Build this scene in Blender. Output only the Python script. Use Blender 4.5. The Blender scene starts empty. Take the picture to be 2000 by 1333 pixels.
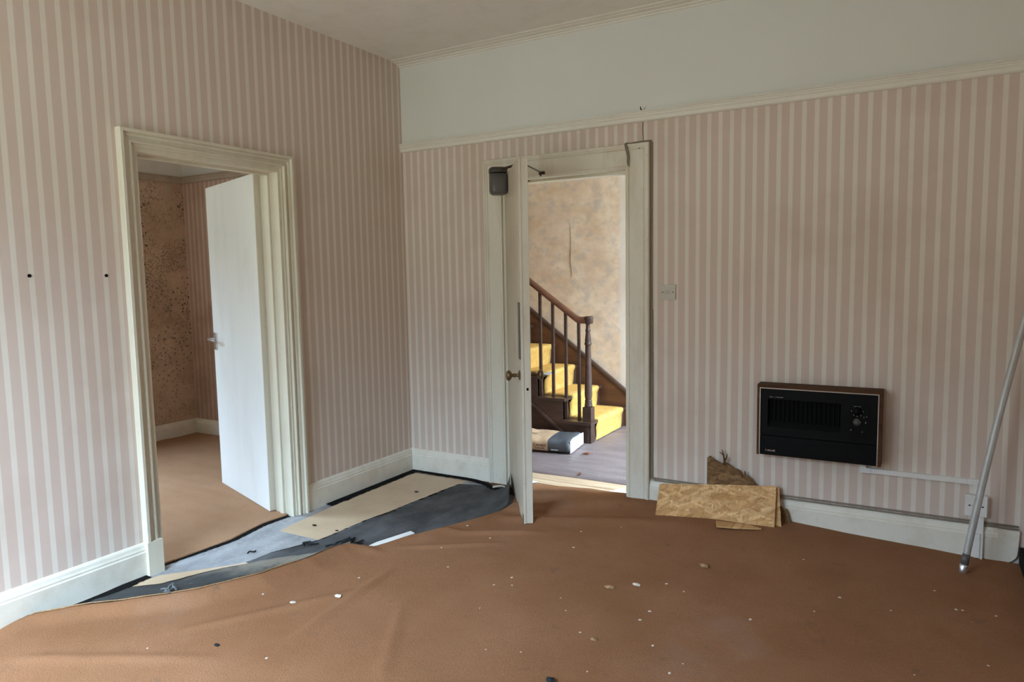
import bpy, bmesh, math, random
from mathutils import Vector, Matrix, noise as mn

random.seed(7)
SC = bpy.context.scene
COL = SC.collection

# ------------------------------------------------------------------ camera
CAM_POS = Vector((3.1989, -3.9910, 1.415))
YAW, PITCH, ROLL, FPX = -0.52790, -0.0939, -0.0179, 1366.78
def cam_axes():
    cy, sy = math.cos(YAW), math.sin(YAW)
    f = Vector((sy*math.cos(PITCH), cy*math.cos(PITCH), math.sin(PITCH)))
    r = Vector((cy, -sy, 0)); u = r.cross(f)
    return r*math.cos(ROLL)+u*math.sin(ROLL), u*math.cos(ROLL)-r*math.sin(ROLL), f
CR, CU, CF = cam_axes()
cd = bpy.data.cameras.new('camera'); cam = bpy.data.objects.new('camera', cd); COL.objects.link(cam)
cd.sensor_width = 36; cd.sensor_fit = 'HORIZONTAL'; cd.lens = FPX*36/2000; cd.clip_start = .05
m = Matrix((CR, CU, -CF)).transposed().to_4x4(); m.translation = CAM_POS
cam.matrix_world = m
SC.camera = cam

# ------------------------------------------------------------------ world: overcast sky over dull ground
SKY = (0.57, 0.785, 1.0); GROUND = (0.085, 0.095, 0.085); LOW_BAND = (0.06, 0.075, 0.06); SKY_STRENGTH = 22.0
w = bpy.data.worlds.new('overcast'); SC.world = w; w.use_nodes = True
nt = w.node_tree; nt.nodes.clear()
tc = nt.nodes.new('ShaderNodeTexCoord'); sx = nt.nodes.new('ShaderNodeSeparateXYZ')
rp = nt.nodes.new('ShaderNodeValToRGB'); bg = nt.nodes.new('ShaderNodeBackground'); wo = nt.nodes.new('ShaderNodeOutputWorld')
mr = nt.nodes.new('ShaderNodeMapRange'); mr.inputs[1].default_value = -1; mr.inputs[2].default_value = 1
nt.links.new(tc.outputs['Generated'], sx.inputs[0]); nt.links.new(sx.outputs['Z'], mr.inputs[0])
nt.links.new(mr.outputs[0], rp.inputs[0]); nt.links.new(rp.outputs[0], bg.inputs[0]); nt.links.new(bg.outputs[0], wo.inputs[0])
e = rp.color_ramp.elements          # ground, unseen dim band added at the horizon to shade the back wall, overcast sky brighter towards the zenith
e[0].position = .485; e[0].color = (*GROUND, 1); e[1].position = .515; e[1].color = (*LOW_BAND, 1)
for pos, k in ((.60, .06), (.72, .62), (.85, 1.1), (1.0, 1.3)):
    q = e.new(pos); q.color = (SKY[0]*k, SKY[1]*k, SKY[2]*k, 1)
bg.inputs[1].default_value = SKY_STRENGTH

# daylight portals: one in each real window / door opening of the house shell below
# (centre, size_x, size_z, direction the light travels)
MAIN_WIN = (0.20, 1.80, 0.45, 2.50)     # x0, x1, z0, z1 in the front wall
SIDE_WIN = (-3.05, -1.72, 0.70, 2.35)    # y0, y1, z0, z1 in the side room's far wall
HALL_DOOR = (0.30, 2.00, 0.0, 2.95)     # y0, y1, z0, z1 in the hall's end wall
FRONT_Y, RIGHT_X, HALL_X, HALL_Y = -4.25, 3.67, 3.4, 2.08
def portal(name, loc, sx_, sy_, direction):
    l = bpy.data.lights.new(name, 'AREA'); l.shape = 'RECTANGLE'; l.size = sx_; l.size_y = sy_
    l.cycles.is_portal = True
    o = bpy.data.objects.new(name, l); COL.objects.link(o); o.location = loc
    o.rotation_euler = Vector(direction).to_track_quat('-Z', 'Y').to_euler()
    return o
def wcen(a): return (a[0]+a[1])/2, (a[2]+a[3])/2, a[1]-a[0], a[3]-a[2]
cx, cz, ax, az = wcen(MAIN_WIN); portal('window_daylight_main', (cx, FRONT_Y-.1, cz), ax, az, (0, 1, 0))
cx, cz, ax, az = wcen(SIDE_WIN); portal('window_daylight_side', (-2.70, cx, cz), ax, az, (1, 0, 0))
cx, cz, ax, az = wcen(HALL_DOOR); portal('door_daylight_hall', (HALL_X+.08, cx, cz), ax, az, (-1, 0, 0))

SC.view_settings.view_transform = 'Standard'; SC.view_settings.look = 'None'
SC.view_settings.gamma = 1; SC.view_settings.use_curve_mapping = False
SC.view_settings.exposure = 1.14
SC.cycles.max_bounces = 14; SC.cycles.diffuse_bounces = 10
SC.cycles.sample_clamp_indirect = 8

# ------------------------------------------------------------------ helpers
def lin(c):
    return tuple((v/12.92 if v <= .04045 else ((v+.055)/1.055)**2.4) for v in (c[0]/255, c[1]/255, c[2]/255))
def obj(name, bm, mat, parent=None, smooth=False, mats=None):
    me = bpy.data.meshes.new(name); bm.to_mesh(me); bm.free()
    for mm in (mats or [mat]): me.materials.append(mm)
    if smooth:
        for p in me.polygons: p.use_smooth = True
    o = bpy.data.objects.new(name, me); COL.objects.link(o)
    if parent is not None:
        o.parent = parent; o.matrix_parent_inverse = parent.matrix_world.inverted()
    return o
def empty(name, loc=(0, 0, 0), rz=0):
    o = bpy.data.objects.new(name, None); COL.objects.link(o); o.location = loc; o.rotation_euler = (0, 0, rz)
    o.empty_display_size = .1
    o.matrix_world = Matrix.Translation(loc) @ Matrix.Rotation(rz, 4, 'Z')
    return o
def local(o, parent):      # parent without an inverse: the child's coordinates are the parent's own
    o.parent = parent; o.matrix_parent_inverse = Matrix.Identity(4); return o
def tag(o, label, cat, group=None, kind=None):
    o['label'] = label; o['category'] = cat
    if group: o['group'] = group
    if kind: o['kind'] = kind
    return o
def struct(o, label=None):
    o['kind'] = 'structure'
    if label: o['label'] = label
    return o
def box(bm, x0, x1, y0, y1, z0, z1, mi=0):
    v = [bm.verts.new(p) for p in ((x0,y0,z0),(x1,y0,z0),(x1,y1,z0),(x0,y1,z0),(x0,y0,z1),(x1,y0,z1),(x1,y1,z1),(x0,y1,z1))]
    fs = [bm.faces.new([v[i] for i in q]) for q in ((3,2,1,0),(4,5,6,7),(0,1,5,4),(1,2,6,5),(2,3,7,6),(3,0,4,7))]
    for f in fs: f.material_index = mi
    return v
def bevel(bm, w_, seg=2, angle=.6):
    es = [e_ for e_ in bm.edges if len(e_.link_faces) == 2 and e_.calc_face_angle(0) > angle]
    bmesh.ops.bevel(bm, geom=es, offset=w_, segments=seg, affect='EDGES', profile=.6)
def bbox(x0, x1, y0, y1, z0, z1, bv=0, seg=2):
    bm = bmesh.new(); box(bm, x0, x1, y0, y1, z0, z1)
    if bv: bevel(bm, bv, seg)
    return bm
def prism(bm, poly, axis, a, b, mi=0):
    """poly of 2-D points extruded along axis from a to b; axis 0: (y,z), 1: (x,z), 2: (x,y)"""
    def P(p, t): return (t, p[0], p[1]) if axis == 0 else (p[0], t, p[1]) if axis == 1 else (p[0], p[1], t)
    va = [bm.verts.new(P(p, a)) for p in poly]; vb = [bm.verts.new(P(p, b)) for p in poly]
    n = len(poly); fs = [bm.faces.new(va), bm.faces.new(vb[::-1])]
    for i in range(n): fs.append(bm.faces.new((va[i], va[(i+1) % n], vb[(i+1) % n], vb[i])))
    for f in fs: f.material_index = mi
    bmesh.ops.recalc_face_normals(bm, faces=fs)
def catmull(pts, k=6):
    pts = [Vector(p) for p in pts]; out = []
    for i in range(len(pts)-1):
        p0 = pts[max(i-1, 0)]; p1 = pts[i]; p2 = pts[i+1]; p3 = pts[min(i+2, len(pts)-1)]
        for j in range(k):
            t = j/k
            out.append(.5*((2*p1)+(p2-p0)*t+(2*p0-5*p1+4*p2-p3)*t*t+(3*p1-p0-3*p2+p3)*t**3))
    out.append(pts[-1]); return out
def tube(bm, pts, r, n=8, mi=0):
    pts = [Vector(p) for p in pts]; rings = []
    rad = r if callable(r) else (lambda t: r)
    ref = None
    for i, p in enumerate(pts):
        d = (pts[min(i+1, len(pts)-1)]-pts[max(i-1, 0)]).normalized()
        if ref is None: ref = d.orthogonal().normalized()
        ref = (ref-d*ref.dot(d)).normalized(); b = d.cross(ref); rr = rad(i/(len(pts)-1))
        rings.append([bm.verts.new(p+(ref*math.cos(2*math.pi*k/n)+b*math.sin(2*math.pi*k/n))*rr) for k in range(n)])
    for a, b in zip(rings, rings[1:]):
        for k in range(n): bm.faces.new((a[k], a[(k+1) % n], b[(k+1) % n], b[k])).material_index = mi
    bm.faces.new(rings[0][::-1]).material_index = mi; bm.faces.new(rings[-1]).material_index = mi
def lathe(bm, prof, cx_, cy_, n=24):
    """profile [(r,z)] round a vertical axis"""
    rings = [[bm.verts.new((cx_+r*math.cos(2*math.pi*k/n), cy_+r*math.sin(2*math.pi*k/n), z)) for k in range(n)] for r, z in prof]
    for a, b in zip(rings, rings[1:]):
        for k in range(n): bm.faces.new((a[k], a[(k+1) % n], b[(k+1) % n], b[k]))
    bm.faces.new(rings[0][::-1]); bm.faces.new(rings[-1])
def sweep(bm, prof, path, nrm, up):
    """prof [(a,b)]: a along the in-plane offset, b along nrm; path: list of (point, offset direction) stations"""
    st = [[bm.verts.new(Vector(p)+Vector(o)*a+Vector(nrm)*b) for a, b in prof] for p, o in path]
    for s, t in zip(st, st[1:]):
        for i in range(len(prof)):
            j = (i+1) % len(prof)
            bm.faces.new((s[i], s[j], t[j], t[i]))
    bm.faces.new(st[0]); bm.faces.new(st[-1][::-1])
    bmesh.ops.recalc_face_normals(bm, faces=bm.faces[:])
def interp(x, xs, ys):
    if x <= xs[0]: return ys[0]
    for i in range(len(xs)-1):
        if x <= xs[i+1]:
            t = (x-xs[i])/(xs[i+1]-xs[i]); return ys[i]+(ys[i+1]-ys[i])*t
    return ys[-1]
def smooth(a, b, x):
    t = max(0, min(1, (x-a)/(b-a))); return t*t*(3-2*t)
def nz(x, y, z=0.0): return mn.noise(Vector((x, y, z)))
def text_bm(body, size, depth=.0008):
    c = bpy.data.curves.new('lettering', 'FONT'); c.body = body; c.size = size; c.extrude = depth
    c.align_x = 'CENTER'; c.align_y = 'CENTER'; c.resolution_u = 3
    o = bpy.data.objects.new('lettering', c); COL.objects.link(o)
    dg = bpy.context.evaluated_depsgraph_get(); me = bpy.data.meshes.new_from_object(o.evaluated_get(dg))
    bm = bmesh.new(); bm.from_mesh(me)
    bpy.data.objects.remove(o); bpy.data.meshes.remove(me); bpy.data.curves.remove(c)
    return bm

# ------------------------------------------------------------------ materials
class N:
    def __init__(s, name, rough=.6, spec=.3):
        s.m = bpy.data.materials.new(name); s.m.use_nodes = True; s.t = s.m.node_tree
        s.b = s.t.nodes['Principled BSDF']; s.b.inputs['Roughness'].default_value = rough
        s.b.inputs['Specular IOR Level'].default_value = spec
        s.co = s.t.nodes.new('ShaderNodeTexCoord').outputs['Object']
    def n(s, typ, **kw):
        x = s.t.nodes.new('ShaderNode'+typ)
        for k, v in kw.items(): setattr(x, k, v)
        return x
    def link(s, a, b): s.t.links.new(a, b)
    def val(s, inp, v):
        if isinstance(v, (int, float)): inp.default_value = v
        elif isinstance(v, tuple): inp.default_value = v if len(v) == 4 else ((*v, 1) if inp.type == 'RGBA' else v)
        else: s.link(v, inp)
    def math(s, op, a, b=0.0, c=0.0):
        x = s.n('Math', operation=op); s.val(x.inputs[0], a); s.val(x.inputs[1], b); s.val(x.inputs[2], c); return x.outputs[0]
    def mapping(s, scale=(1, 1, 1), rot=(0, 0, 0), loc=(0, 0, 0), co=None):
        x = s.n('Mapping'); s.link(co or s.co, x.inputs[0])
        x.inputs['Scale'].default_value = scale; x.inputs['Rotation'].default_value = rot; x.inputs['Location'].default_value = loc
        return x.outputs[0]
    def noise(s, scale, detail=4, rough=.55, co=None, dist=0):
        x = s.n('TexNoise'); s.link(co or s.co, x.inputs['Vector']); x.inputs['Scale'].default_value = scale
        x.inputs['Detail'].default_value = detail; x.inputs['Roughness'].default_value = rough; x.inputs['Distortion'].default_value = dist
        return x.outputs['Fac']
    def voro(s, scale, co=None, out='Distance', rnd=1.0):
        x = s.n('TexVoronoi'); s.link(co or s.co, x.inputs['Vector']); x.inputs['Scale'].default_value = scale
        x.inputs['Randomness'].default_value = rnd
        return x.outputs[out]
    def rng(s, v, a, b, c=0.0, d=1.0, smooth_=False):
        x = s.n('MapRange'); x.interpolation_type = 'SMOOTHSTEP' if smooth_ else 'LINEAR'
        s.val(x.inputs[0], v)
        for i, q in enumerate((a, b, c, d)): x.inputs[i+1].default_value = q
        return x.outputs[0]
    def mix(s, f, a, b, mode='MIX'):
        x = s.n('Mix', data_type='RGBA', blend_type=mode); s.val(x.inputs[0], f); s.val(x.inputs[6], a); s.val(x.inputs[7], b)
        return x.outputs[2]
    def xyz(s):
        x = s.n('SeparateXYZ'); s.link(s.co, x.inputs[0]); return x.outputs
    def bump(s, h, strength=.3, dist=.01):
        x = s.n('Bump'); s.link(h, x.inputs['Height']); x.inputs['Strength'].default_value = strength; x.inputs['Distance'].default_value = dist
        s.link(x.outputs[0], s.b.inputs['Normal'])
    def col(s, c): s.val(s.b.inputs['Base Color'], c); return s.m

def plain(name, c, rough=.5, spec=.4, metal=0, var=.12, scale=9):
    a = N(name, rough, spec); a.b.inputs['Metallic'].default_value = metal
    f = a.noise(scale, 5)
    return a.col(a.mix(a.rng(f, .3, .7), tuple(v*(1-var) for v in c), tuple(min(1, v*(1+var)) for v in c)))

def painted(name, c, dirt, amount=.5, rough=.45, chips=None, stretch=(1, 1, .25)):
    a = N(name, rough, .35)
    f1 = a.noise(7, 6, .62, a.mapping(stretch)); f2 = a.noise(45, 5, .6)
    base = a.mix(a.math('MULTIPLY', a.rng(f1, .48, .72), amount), c, dirt)
    base = a.mix(a.math('MULTIPLY', a.rng(f2, .58, .75), amount*.6), base, dirt)
    if chips:
        f3 = a.noise(28, 6, .7)
        base = a.mix(a.rng(f3, .69, .72), base, chips)
    a.bump(a.noise(60, 3), .08, .004)
    return a.col(base)

PINK = (0.625, 0.51, 0.445); CREAM = (0.725, 0.665, 0.595)
def wallpaper(name, axis, off, seam=None, frieze_z=None, pink=PINK, cream=CREAM, stain=(.42, .31, .22), stain_amt=.35):
    a = N(name, .75, .18); X = a.xyz()
    c = a.math('SUBTRACT', X[axis], off)
    if seam is not None:
        c = a.math('ADD', c, a.math('MULTIPLY', a.math('GREATER_THAN', X[axis], seam), .014))
    per = .0613
    wob = a.math('MULTIPLY', a.math('SUBTRACT', a.noise(1.3, 2, .5), .5), .006)
    c = a.math('ADD', c, wob)
    u = a.math('FRACT', a.math('DIVIDE', c, per))
    d = a.math('ABSOLUTE', a.math('SUBTRACT', u, .18))
    mask = a.rng(d, .162, .198, 1.0, 0.0)
    # fine woven ribs inside the pink stripe
    rib = a.math('MULTIPLY', a.math('SINE', a.math('MULTIPLY', c, 2*math.pi/.0061)), .5)
    pk = a.mix(a.rng(rib, -.5, .5, 0, .16), pink, tuple(v*.86 for v in pink))
    base = a.mix(mask, pk, cream)
    blot = a.noise(1.1, 5, .6); fine = a.noise(3.5, 6, .65, a.mapping((1, 1, .35)))
    base = a.mix(a.math('MULTIPLY', a.rng(blot, .5, .72), stain_amt), base, stain)
    base = a.mix(a.math('MULTIPLY', a.rng(fine, .58, .78), stain_amt*.6), base, stain)
    if frieze_z is not None:
        pf = a.mix(a.math('MULTIPLY', a.rng(a.noise(1.6, 4), .4, .7), .3), (.70, .71, .67), (.64, .63, .58))
        base = a.mix(a.math('GREATER_THAN', X[2], frieze_z), base, pf)
    a.bump(a.noise(5, 4), .12, .012)
    return a.col(base)

M = {}
M['paper_left'] = wallpaper('striped_wallpaper_left', 1, -2.476, seam=-2.062)
M['paper_back'] = wallpaper('striped_wallpaper_back', 0, 2.519, frieze_z=2.32, stain_amt=.4)
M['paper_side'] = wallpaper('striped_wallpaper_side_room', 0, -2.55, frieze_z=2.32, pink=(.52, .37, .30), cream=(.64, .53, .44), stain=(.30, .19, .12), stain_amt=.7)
M['white_paint'] = painted('old_white_gloss', (.70, .66, .57), (.48, .39, .27), .5, .38)
M['skirting_paint'] = painted('skirting_white', (.76, .72, .63), (.50, .42, .31), .4, .4, chips=(.16, .12, .08), stretch=(1, 1, 1))
M['cream_paint'] = painted('yellowed_cream_gloss', (.68, .64, .53), (.50, .42, .28), .38, .4)
M['door_white'] = painted('flush_door_white', (.78, .79, .78), (.62, .60, .56), .3, .42)
M['ceiling'] = painted('ceiling_emulsion', (.76, .73, .68), (.60, .55, .48), .35, .85, stretch=(1, 1, 1))

def mould_wall():
    a = N('mouldy_wallpaper', .85, .1)
    f = a.noise(3.2, 6, .65); g = a.noise(26, 6, .7)
    base = a.mix(a.rng(f, .35, .7), (.60, .44, .32), (.42, .29, .20))
    base = a.mix(a.rng(g, .52, .7, 0, .45), base, (.70, .56, .44))
    sp = a.voro(30); sp2 = a.voro(75); reg = a.noise(2.2, 4, .6); zz = a.xyz()[2]
    d1 = a.math('MULTIPLY', a.rng(sp, .18, .32, 1, 0), a.rng(reg, .44, .54))
    d2 = a.math('MULTIPLY', a.rng(sp2, .22, .36, 1, 0), a.rng(a.noise(3.7, 4, .6), .42, .54))
    k = a.math('MULTIPLY', a.math('MAXIMUM', d1, d2), a.rng(zz, .3, 1.2, .35, .9))
    base = a.mix(k, base, (.045, .03, .022))
    base = a.mix(a.rng(a.noise(1.7, 3), .62, .75, 0, .5), base, (.52, .49, .44))
    a.bump(g, .25, .01); return a.col(base)
M['mould'] = mould_wall()

def hall_paper():
    a = N('mottled_hall_wallpaper', .8, .12); X = a.xyz()
    co = a.mapping((1, 1, 1.25))
    f = a.noise(5.5, 6, .6, co); g = a.noise(8.5, 5, .62, a.mapping((1, 1, 1.2), loc=(3, 1, 7))); h = a.noise(6.5, 5, .6, a.mapping(loc=(9, 2, 4)))
    base = a.mix(a.rng(f, .34, .66), (.70, .52, .36), (.86, .71, .56))
    base = a.mix(a.rng(g, .50, .72, 0, .7), base, (.47, .43, .41))
    base = a.mix(a.rng(h, .50, .72, 0, .6), base, (.74, .53, .43))
    base = a.mix(a.rng(a.noise(42, 4), .5, .75, 0, .3), base, (.58, .47, .37))
    # daylight painted into the paper as a paler strip towards the front door
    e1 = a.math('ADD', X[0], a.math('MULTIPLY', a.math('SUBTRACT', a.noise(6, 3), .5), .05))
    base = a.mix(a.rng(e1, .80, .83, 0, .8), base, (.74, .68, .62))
    base = a.mix(a.rng(a.noise(1.5, 3), .5, .8, 0, .35), base, (.50, .33, .17))
    a.bump(f, .2, .01); return a.col(base)
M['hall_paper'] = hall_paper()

def carpet_mat(name, c1, c2, dirtc):
    a = N(name, .95, .04)
    f = a.noise(2.1, 6, .6); g = a.noise(190, 3, .7); h = a.noise(14, 5, .65)
    base = a.mix(a.rng(f, .35, .68), c1, c2)
    base = a.mix(a.rng(g, .3, .7, 0, .55), base, tuple(v*.62 for v in c1))
    base = a.mix(a.rng(h, .60, .74, 0, .35), base, dirtc)
    st = a.math('MULTIPLY', a.rng(a.noise(6, 5, .6, a.mapping(loc=(4, 3, 1))), .66, .76), .55)
    base = a.mix(st, base, (.12, .085, .06))
    grey = a.math('MULTIPLY', a.rng(a.noise(1.2, 4, .6, a.mapping(loc=(1, 8, 2))), .60, .74), .18)
    base = a.mix(grey, base, (.34, .30, .28))
    lint = a.math('MULTIPLY', a.rng(a.voro(9), .012, .02, 1, 0), .7)
    base = a.mix(lint, base, (.62, .56, .50))
    bh = a.math('ADD', g, a.math('MULTIPLY', h, .6))
    a.bump(bh, .5, .006); return a.col(base)
M['carpet'] = carpet_mat('brown_carpet_pile', (.275, .129, .063), (.335, .165, .089), (.175, .094, .054))
M['carpet_side'] = carpet_mat('brown_carpet_side_room', (.40, .225, .128), (.47, .28, .17), (.25, .145, .09))

def lino_grey():
    a = N('grey_lino', .5, .3)
    f = a.noise(5, 7, .65, a.mapping((1.6, .7, 1))); g = a.noise(38, 5, .7)
    base = a.mix(a.rng(f, .36, .66), (.25, .25, .262), (.40, .40, .41))
    base = a.mix(a.rng(g, .55, .72, 0, .55), base, (.58, .59, .60))
    base = a.mix(a.rng(a.noise(11, 6, .7), .62, .7, 0, .7), base, (.07, .07, .078))
    a.bump(g, .15, .004); return a.col(base)
M['lino_grey'] = lino_grey()
def lino_cream():
    a = N('cream_lino', .45, .35)
    f = a.noise(6, 6, .6); g = a.noise(30, 6, .7)
    base = a.mix(a.rng(f, .4, .7), (.60, .455, .31), (.52, .385, .25))
    base = a.mix(a.rng(g, .66, .72, 0, .5), base, (.15, .13, .11))
    return a.col(base)
M['lino_cream'] = lino_cream()
def rubber():
    a = N('dark_rubber_underlay', .7, .2)
    f = a.noise(4, 6, .65, a.mapping((1.5, .8, 1))); g = a.noise(60, 4, .7)
    base = a.mix(a.rng(f, .38, .66), (.12, .117, .12), (.23, .23, .235))
    base = a.mix(a.rng(g, .62, .75, 0, .5), base, (.32, .31, .30))
    a.bump(g, .25, .004); return a.col(base)
M['rubber'] = rubber()
M['black_residue'] = plain('black_underlay_residue', (.022, .02, .02), .9, .1, var=.4, scale=60)
def flap_mat():
    a = N('grey_carpet_backing', .85, .1); X = a.xyz()
    f = a.noise(5, 6, .65, a.mapping((1.2, 1.2, 1))); g = a.noise(80, 4, .7)
    t = a.math('ADD', X[1], a.math('MULTIPLY', a.math('SUBTRACT', f, .5), .55))
    base = a.mix(a.rng(t, -2.02, -1.80), (.15, .155, .155), (.46, .41, .34))
    base = a.mix(a.rng(a.noise(9, 6, .7), .52, .66, 0, .75), base, (.12, .125, .13))
    base = a.mix(a.rng(a.noise(7, 5, .6, a.mapping(loc=(5, 5, 5))), .60, .72, 0, .6), base, (.38, .38, .375))
    base = a.mix(a.rng(g, .4, .75, 0, .25), base, (.06, .06, .06))
    a.bump(g, .3, .004); return a.col(base)
M['flap'] = flap_mat()

def wood(name, c1, c2, axis=0, rough=.4, spec=.4, scale=1.0):
    a = N(name, rough, spec)
    sc = [18*scale]*3; sc[axis] = 1.3*scale
    f = a.noise(1, 7, .65, a.mapping(tuple(sc)), dist=.6); g = a.noise(1, 4, .6, a.mapping(tuple(v*5 for v in sc)))
    base = a.mix(a.rng(f, .35, .68), c1, c2); base = a.mix(a.rng(g, .5, .75, 0, .4), base, tuple(v*.55 for v in c1))
    a.bump(f, .1, .003); return a.col(base)
M['stair_dark'] = wood('dark_stained_stair_wood', (.055, .028, .020), (.088, .046, .033), 0, .42)
M['stair_red'] = wood('mahogany_string', (.085, .034, .018), (.15, .062, .03), 0, .35)
M['rail'] = wood('mahogany_handrail', (.115, .042, .022), (.19, .075, .04), 0, .3, .5)
M['heater_wood'] = wood('walnut_veneer', (.060, .028, .015), (.115, .056, .028), 0, .6, .08)
M['boards'] = wood('pale_floorboard', (.42, .28, .17), (.58, .42, .28), 0, .7, .2)
M['dark_wood'] = wood('dirty_subfloor', (.10, .055, .03), (.20, .11, .06), 0, .8, .1)
def stair_carpet():
    a = N('gold_stair_carpet', .95, .05)
    f = a.noise(26, 6, .7); g = a.noise(160, 3)
    base = a.mix(a.rng(f, .38, .66), (.76, .47, .14), (.64, .35, .085))
    base = a.mix(a.rng(a.noise(9, 5), .55, .75, 0, .5), base, (.80, .58, .28))
    base = a.mix(a.rng(g, .4, .7, 0, .3), base, (.46, .29, .09))
    a.bump(g, .4, .004); return a.col(base)
M['stair_carpet'] = stair_carpet()
def hall_lino():
    a = N('hall_grey_lino', .55, .3)
    f = a.noise(6, 6, .6, a.mapping((.5, 2, 1))); g = a.noise(60, 4)
    base = a.mix(a.rng(f, .35, .65), (.165, .122, .118), (.23, .175, .168))
    base = a.mix(a.rng(g, .62, .72, 0, .5), base, (.42, .37, .36)); a.bump(g, .15, .003); return a.col(base)
M['hall_lino'] = hall_lino()

def osb_mat(name, cs, dark):
    a = N(name, .7, .15)
    fac = None; base = None
    for i, (ang, s1, s2, loc) in enumerate(((.1, 14, 62, 0), (.75, 15, 70, 3), (-.5, 13, 66, 7), (1.5, 16, 75, 11), (-.2, 11, 80, 17), (.35, 17, 58, 23))):
        co = a.mapping((s1, 1, s2), (0, 0, 0), (loc, 0, loc*1.7), a.mapping((1, .02, 1), (0, ang, 0)))
        x = a.n('TexVoronoi'); a.link(co, x.inputs['Vector']); x.inputs['Scale'].default_value = 1.0
        sep = a.n('SeparateColor'); a.link(x.outputs['Color'], sep.inputs[0])
        ramp = a.n('ValToRGB'); ramp.color_ramp.interpolation = 'LINEAR'
        el = ramp.color_ramp.elements; el[0].color = (*cs[0], 1); el[1].color = (*cs[2], 1); el[1].position = 1
        q = el.new(.5); q.color = (*cs[1], 1)
        a.link(sep.outputs[0], ramp.inputs[0]); c = ramp.outputs[0]
        edge = a.rng(x.outputs['Distance'], .42, .75, 0, .35); c = a.mix(edge, c, dark)
        if base is None: base = c
        else:
            msk = a.math('GREATER_THAN', sep.outputs[1], .55)
            base = a.mix(msk, base, c)
    grain = a.noise(1, 5, .6, a.mapping((120, 4, 16), (0, .3, 0)))
    base = a.mix(a.rng(grain, .45, .75, 0, .35), base, dark)
    base = a.mix(a.rng(a.noise(24, 5, .7), .64, .71, 0, .6), base, tuple(v*.4 for v in dark))
    a.bump(grain, .25, .003); return a.col(base)
M['osb'] = osb_mat('strand_board', ((.52, .285, .115), (.68, .40, .18), (.82, .54, .28)), (.30, .16, .065))
M['osb_dark'] = osb_mat('old_chipboard', ((.15, .083, .035), (.22, .125, .055), (.30, .18, .085)), (.06, .032, .015))

M['black_plastic'] = plain('heater_black', (.0035, .0036, .004), .5, .12, var=.2)
M['black_recess'] = plain('heater_recess_black', (.0015, .0015, .0015), .6, .08)
M['heater_grille'] = plain('heater_dark_grille', (.0042, .0042, .0044), .55, .1)
M['trim_metal'] = plain('pale_trim', (.50, .42, .38), .35, .5, metal=.3)
M['mark_grey'] = plain('grey_print', (.30, .30, .30), .6, .2)
M['knob_grey'] = plain('dial_grey', (.075, .075, .075), .4, .4)
M['white_plastic'] = plain('old_white_plastic', (.76, .74, .71), .4, .4, var=.06)
M['cream_plastic'] = plain('cream_plastic', (.50, .45, .385), .4, .4, var=.05)
M['cable_grey'] = plain('grey_cable', (.22, .195, .165), .6, .3)
M['cable_brown'] = plain('painted_cable', (.25, .205, .155), .6, .3)
M['dark'] = plain('dark_hole', (.01, .009, .008), .8, .1)
M['brass'] = plain('tarnished_brass', (.16, .105, .055), .38, .5, metal=.7)
M['chrome'] = plain('dull_chrome', (.70, .70, .72), .25, .5, metal=.9)
M['closer_grey'] = plain('closer_grey', (.105, .095, .09), .38, .4, var=.08)
M['closer_dark'] = plain('closer_dark', (.045, .038, .032), .45, .4)
M['steel_dark'] = plain('rusty_steel', (.075, .05, .03), .55, .4, metal=.5)
def pole_mat():
    a = N('weathered_aluminium_pole', .42, .5); a.b.inputs['Metallic'].default_value = .25
    f = a.noise(20, 6, .7, a.mapping((1, 1, .15)))
    return a.col(a.mix(a.rng(f, .4, .7), (.50, .49, .48), (.38, .365, .35)))
M['pole'] = pole_mat()
M['tan_paper'] = plain('tan_kraft_paper', (.50, .33, .20), .75, .15, var=.14, scale=14)
M['bag_dark'] = plain('bag_dark_print', (.075, .078, .085), .5, .35, var=.25, scale=16)
M['bag_white'] = plain('bag_white_end', (.74, .72, .68), .7, .2, var=.1, scale=20)
M['ink'] = plain('brown_ink', (.10, .045, .02), .8, .1)
M['paper'] = plain('white_paper', (.80, .80, .78), .7, .2, var=.05)
M['blue_paper'] = plain('pale_blue_paper', (.60, .66, .72), .7, .2, var=.08)
M['leaf'] = plain('dry_leaf', (.42, .16, .07), .7, .2, var=.3, scale=60)
M['flake'] = plain('pale_flake', (.60, .52, .44), .8, .1)
M['tan_flake'] = plain('tan_crumb', (.34, .21, .11), .9, .1, var=.3, scale=80)
M['tan_dark'] = plain('dark_splinter', (.10, .055, .025), .8, .1, var=.3, scale=60)
M['black_bit'] = plain('black_shred', (.02, .02, .021), .8, .15)
M['side_rail'] = plain('grimy_rail_paint', (.44, .37, .29), .6, .3)
M['moulding'] = painted('clean_white_moulding', (.74, .71, .64), (.60, .54, .44), .25, .5, stretch=(1, 1, 1))
M['door_paint'] = painted('brownish_door_paint', (.56, .49, .39), (.38, .29, .19), .5, .4)  # browner and darker than the paint on the closing edge
M['plaster'] = plain('plain_plaster', (.55, .52, .48), .9, .1)
M['frame_white'] = plain('window_frame_white', (.75, .74, .71), .5, .3)
exec_parts = []

# ------------------------------------------------------------------ shell
CEIL = 2.90; T = .14
D1 = (-1.993, -1.120, 2.045)       # side-room doorway in the left wall: y0, y1, top
D2 = (.822, 1.690, 2.045)          # hall doorway in the back wall: x0, x1, top

bm = bmesh.new(); box(bm, -T, RIGHT_X, FRONT_Y, .0, -.12, 0)
floor = struct(obj('floor', bm, M['lino_grey']), 'grey lino floor bared along the left wall beside the torn carpet')

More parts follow.
